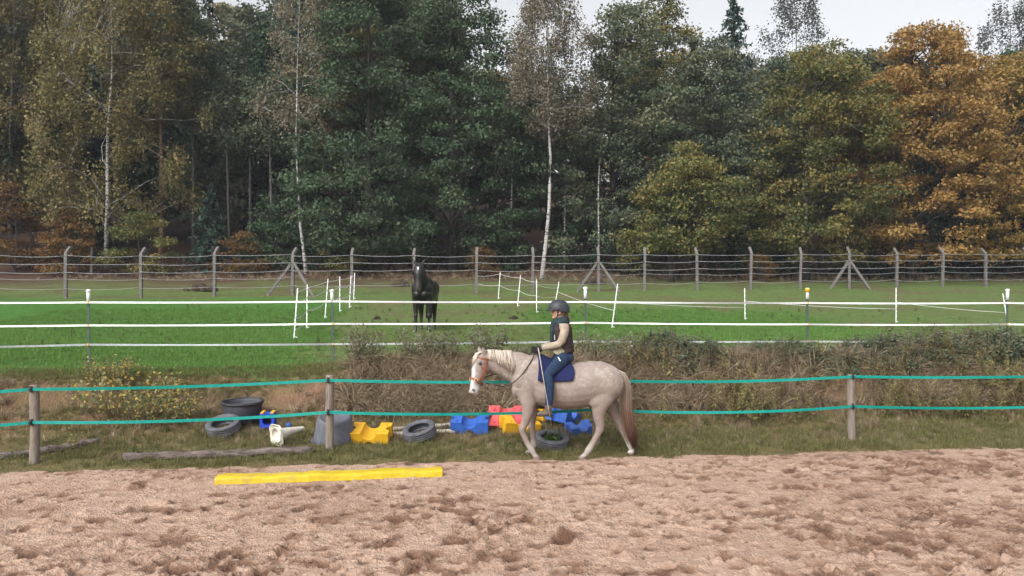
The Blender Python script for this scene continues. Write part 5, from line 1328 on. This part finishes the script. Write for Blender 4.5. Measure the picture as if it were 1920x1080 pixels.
# padded vest: quilted rolls
vs = MB(); cyl = [(206, .10, .135, 676), (222, .128, .17, 676), (250, .148, .195, 678), (285, .146, .19, 682), (320, .138, .18, 687), (355, .138, .18, 694), (385, .125, .175, 702)]
pts = []; ra = []; rb = []
for k in range(37):
    cy = 206+(388-206)*k/36; f = [float(np.interp(cy, [c[0] for c in cyl], [c[i] for c in cyl])) for i in (1, 2, 3)]; q = 1+.028*abs(math.sin((cy-206)/27*PI))
    pts.append(hc(f[2], cy)); ra.append(f[0]*q); rb.append(f[1]*q)
vs.add(*loft(pts, ra, rb, 28))
vm = fuse('vest', vs, .008, 2, [M['vest']])
# arm holes: push the vest in where the sleeves leave it
vc = coords(vm); 
for sy in (-1, 1):
    c = np.array(tuple(hc(690, 240, sy*.19))); d2 = ((vc-c)**2 @ np.array([1/.075**2, 0, 1/.10**2])); k = (vc[:, 1]*sy > .08)*np.exp(-d2**2)
    vc[:, 1] -= sy*k*.055
vm.vertices.foreach_set('co', vc.ravel()); vm.update()
link('vest', vm, PR)
mb = MB(); mb.box(hc(633, 296, -.125), (.014, .006, .075), Euler((0, -.05, .9)).to_matrix()); link('vest_tag', mb.mesh('vest_tag', [M['white_tape']], False), PR)
# scarf wound round the neck, ends hanging in front
sf = MB()
for k, (cy, r1, r2, th_) in enumerate(((188, .085, .08, .036), (200, .10, .095, .04), (213, .105, .11, .042))):
    sf.tube([hc(668, cy)+Vector((-r1*math.cos(a)*1.05, r2*math.sin(a), .022*math.cos(a*1)*-1)) for a in np.linspace(0, 2*PI, 22)], th_*.85, 8)
seglimb(sf, [hc(640, 205, -.05), hc(626, 235, -.06), hc(618, 275, -.065), hc(618, 325, -.07)], [.04, .045, .035, .03], [.05, .055, .05, .05]); seglimb(sf, [hc(640, 205, .05), hc(626, 245, .05), hc(620, 300, .05)], [.04, .045, .03], [.05, .05, .05])
link('scarf', fuse('scarf', sf, .008, 2, [M['scarf']]), PR)
# breeches
bb = MB(); seglimb(bb, [hc(690, 385), hc(692, 405), hc(690, 432)], [.13, .135, .11], [.17, .18, .15])
for sy in (-1, 1):
    seglimb(bb, legpath(sy), [.125, .108, .080, .074, .070, .060, .052], [.11, .10, .078, .072, .068, .060, .052])
    bb.add(*ellipsoid(hc(708, 418, sy*.085), (.10, .10, .085)))
link('breeches', fuse('breeches', bb, .009, 3, [M['denim']]), PR)
mb = MB(); mb.box(hc(655, 418, -.315), (.012, .006, .07), Euler((-.5, -.45, .2)).to_matrix()); link('pocket_mark', mb.mesh('pocket_mark', [M['white_tape']], False), PR)
for sy in (-1, 1):
    bt = MB(); y0 = sy*.40
    seglimb(bt, [hc(592, 680, y0), hc(591, 700, y0), hc(588, 722, y0)], [.055, .055, .048]); seglimb(bt, [hc(610, 722, y0), hc(595, 725, y0), hc(560, 730, y0), hc(535, 733, y0), hc(527, 734, y0)], [.035, .043, .037, .032, .018], [.036, .042, .043, .042, .026])
    b_ = link('shoe', fuse('shoe', bt, .006, 2, [M['boot']]), PR)
    mb = MB(); mb.box(hc(568, 742, y0), (.215, .075, .016)); mb.box(hc(607, 747, y0), (.06, .07, .022)); link('sole', mb.mesh('sole', [M['black_plastic']], False), b_)
# gloved hands closed round the reins
def glove(hand, sy):
    g = MB(); wr = hc(562, 360, sy*.09); d = (hand-wr).normalized()
    palm = hand-d*.02
    side = Vector((0, 0, 1)); side = (side-d*side.dot(d)).normalized(); out = d.cross(side).normalized()*(1 if sy < 0 else -1)
    # out points away from the body's midline (outer face of the fist is the back of the hand)
    g.add(*loft([wr-d*.03, wr, wr.lerp(palm, .5), palm+d*.02], [.034, .032, .040, .042], [.03, .026, .022, .020], 12, out))
    for k in range(4):
        o_ = side*(.030-.020*k); L = (.030, .034, .032, .026)[k]; base = palm+d*.02+o_
        inn = -out
        p1 = base+d*L*.8+out*.004; p2 = p1+d*L*.25+inn*L*.85; p3 = p2-d*L*.75+inn*L*.18
        g.add(*loft([base-d*.015, base, p1, p2, p3], [.0095, .0105, .0105, .0095, .0075], None, 8, side))
    t0 = palm-d*.015+side*.03; g.add(*loft([t0, t0+side*.022+d*.012, t0+side*.024+d*.04-out*.01, t0+side*.018+d*.058-out*.018], [.013, .012, .0105, .008], None, 8, out))
    link('glove', fuse('glove', g, .004, 1, [M['glove']]), PR)
glove(HN, -1); glove(HF, 1)
mb = MB(); mb.tube([hc(534, 350, -.12), hc(540, 385, -.20), hc(560, 520, -.46), hc(585, 670, -.50), hc(607, 798, -.47)], [.009, .008, .0055, .0045, .004], 8)
wp = thing('riding_whip', 'long pale riding whip held in the rider hand', 'whip', (HX, HD, 0)); link('shaft', mb.mesh('shaft', [M['polewood']]), wp)
mb = MB(); mb.tube([hc(530, 335, -.105), hc(535, 358, -.135)], [.012, .011], 8); link('handle', mb.mesh('handle', [M['black_plastic']]), wp)

# ------------------------------------------------------------------ black horse
def stand(x_, y): return (y, [(460, 590, .15, .09), (480, 690, .11, .085), (480, 750, .085, .07), (476, 815, .058, .052), (474, 840, .06, .055), (476, 868, .045, .042), (477, 915, .036, .033), (474, 960, .044, .04), (464, 983, .036, .036), (458, 996, .05, .048), (451, 1016, .064, .06)])
def stand_h(x_, y): return (y, [(930+x_, 570, .21, .11), (915+x_, 655, .18, .11), (918+x_, 705, .13, .1), (940+x_, 765, .088, .072), (975+x_, 822, .066, .054), (978+x_, 842, .064, .054), (976+x_, 870, .05, .044), (972+x_, 920, .04, .036), (968+x_, 960, .047, .042), (956+x_, 983, .037, .037), (949+x_, 996, .05, .048), (940+x_, 1016, .064, .06)])
neckB = [(500, 540, .25, .19), (450, 500, .27, .18), (395, 440, .23, .15), (350, 395, .20, .13), (312, 358, .17, .115), (285, 330, .135, .105), (265, 312, .10, .09)]
headB = [hp(275, 305, .095, .09), hp(240, 350, .135, .125), hp(226, 408, .13, .12), hp(214, 465, .10, .092), hp(206, 515, .085, .08), hp(202, 552, .08, .078), hp(200, 574, .062, .065), hp(199, 588, .036, .04)]
earsB = [ear(262, 298, 262, 238, -.07, -.16, 1.25), ear(262, 298, 262, 238, .07, .16, 1.25)]
mbB, (axB, backB) = horse_parts([stand(0, -.17), stand(0, .15), stand_h(0, -.16), stand_h(-40, .16)], neckB, headB, earsB, Matrix.Identity(4))
meK = fuse('body', mbB, .015, 6, [M['blackcoat']])
ck = coords(meK); C = np.tile(np.array([.011, .010, .012]), (len(ck), 1))
hl = ck-np.array(tuple(Vector(headB[0][:3]))); tt = hl @ np.array(tuple(axB)); ff = -(hl @ np.array(tuple(backB))); ih = (ck[:, 0] < -1.0) & (ck[:, 2] > .95)
C = lerp(C, (.75, .74, .72), ih*((((tt-.15)/.038)**2+(ck[:, 1]/.016)**2) < 1)*(ff > .03))
C = lerp(C, (.035, .024, .02), ih*sstep(.42, .55, tt)*.8)
C = lerp(C, (.022, .015, .013), sstep(1.2, .8, ck[:, 2])*.5)
setcol(meK, C)
bx, bD = wx(785, 24.2), 24.2
H2 = thing('black_horse', 'black horse with white star facing the camera in the meadow', 'horse', (bx+.50, bD+1.2, gz(bx+.3, bD+1)-.02), (0, 0, math.radians(88)), None, (1.1, 1.3, 1.18))
H2.location = Vector((bx, bD, gz(bx+.2, bD+1)-.02))-Matrix.Rotation(math.radians(88), 3, 'Z') @ (hc(226, 1015)*1.1)
link('body', meK, H2)
for sy in (-1, 1):
    e = Vector(headB[1][:3])+axB*.05-backB*.05+Vector((0, sy*.105, 0)); V, F = ellipsoid(e, (.025, .022, .02)); link('eye', np_mesh('eye', [tuple(v) for v in V], F, [M['eye']], True), H2)
rng = np.random.RandomState(14); S = []
for k in range(90):
    t = rng.rand(); a = hc(270+t*200, 288+t*105+rng.normal()*2, 0); a.x += .02
    L = .3*rng.uniform(.7, 1.1); S.append(([a, a+Vector((.02, .06, .02)), a+Vector((.03, .13, -L*.4)), a+Vector((.02, .16, -L))], (1, 0, .4)))
for k in range(24):
    a = hc(266, 288, rng.normal()*.02); f = Vector(headB[1][:3])-backB*.125+Vector((0, rng.normal()*.03, 0)); S.append(([a, a.lerp(f, .6)+Vector((-.03, 0, .02)), f+axB*rng.uniform(-.02, .04)], (0, 1, 0)))
ribbons('mane', S, .024, M['blackhair'], parent=H2)
S = []
for k in range(120):
    u = rng.normal()*.5; v = rng.normal()*.5; st = []
    for cx, cy, wd in ((1012, 494, .012), (1045, 515, .03), (1060, 570, .055), (1062, 700, .075), (1060, 880, .07)): st.append(hc(cx, cy)+Vector((u*wd, v*wd, 0)))
    S.append((st, (rng.normal(), 1, 0)))
ribbons('tail', S, .026, M['blackhair'], parent=H2)

# ------------------------------------------------------------------ thin autumn haze
mb = MB(); mb.box((5, 200, 38), (420, 520, 84))
hz = link('haze', mb.mesh('haze', (), False)); hz['kind'] = 'stuff'; hz['label'] = 'thin pale haze in the autumn air'; hz['category'] = 'haze'
hm2 = bpy.data.materials.new('haze'); hm2.use_nodes = True; hn = hm2.node_tree; hn.nodes.remove(hn.nodes['Principled BSDF'])
pv = hn.nodes.new('ShaderNodeVolumePrincipled'); pv.inputs['Color'].default_value = (.80, .84, .95, 1); pv.inputs['Density'].default_value = .00045
hn.links.new(pv.outputs[0], hn.nodes['Material Output'].inputs['Volume']); hz.data.materials.append(hm2)
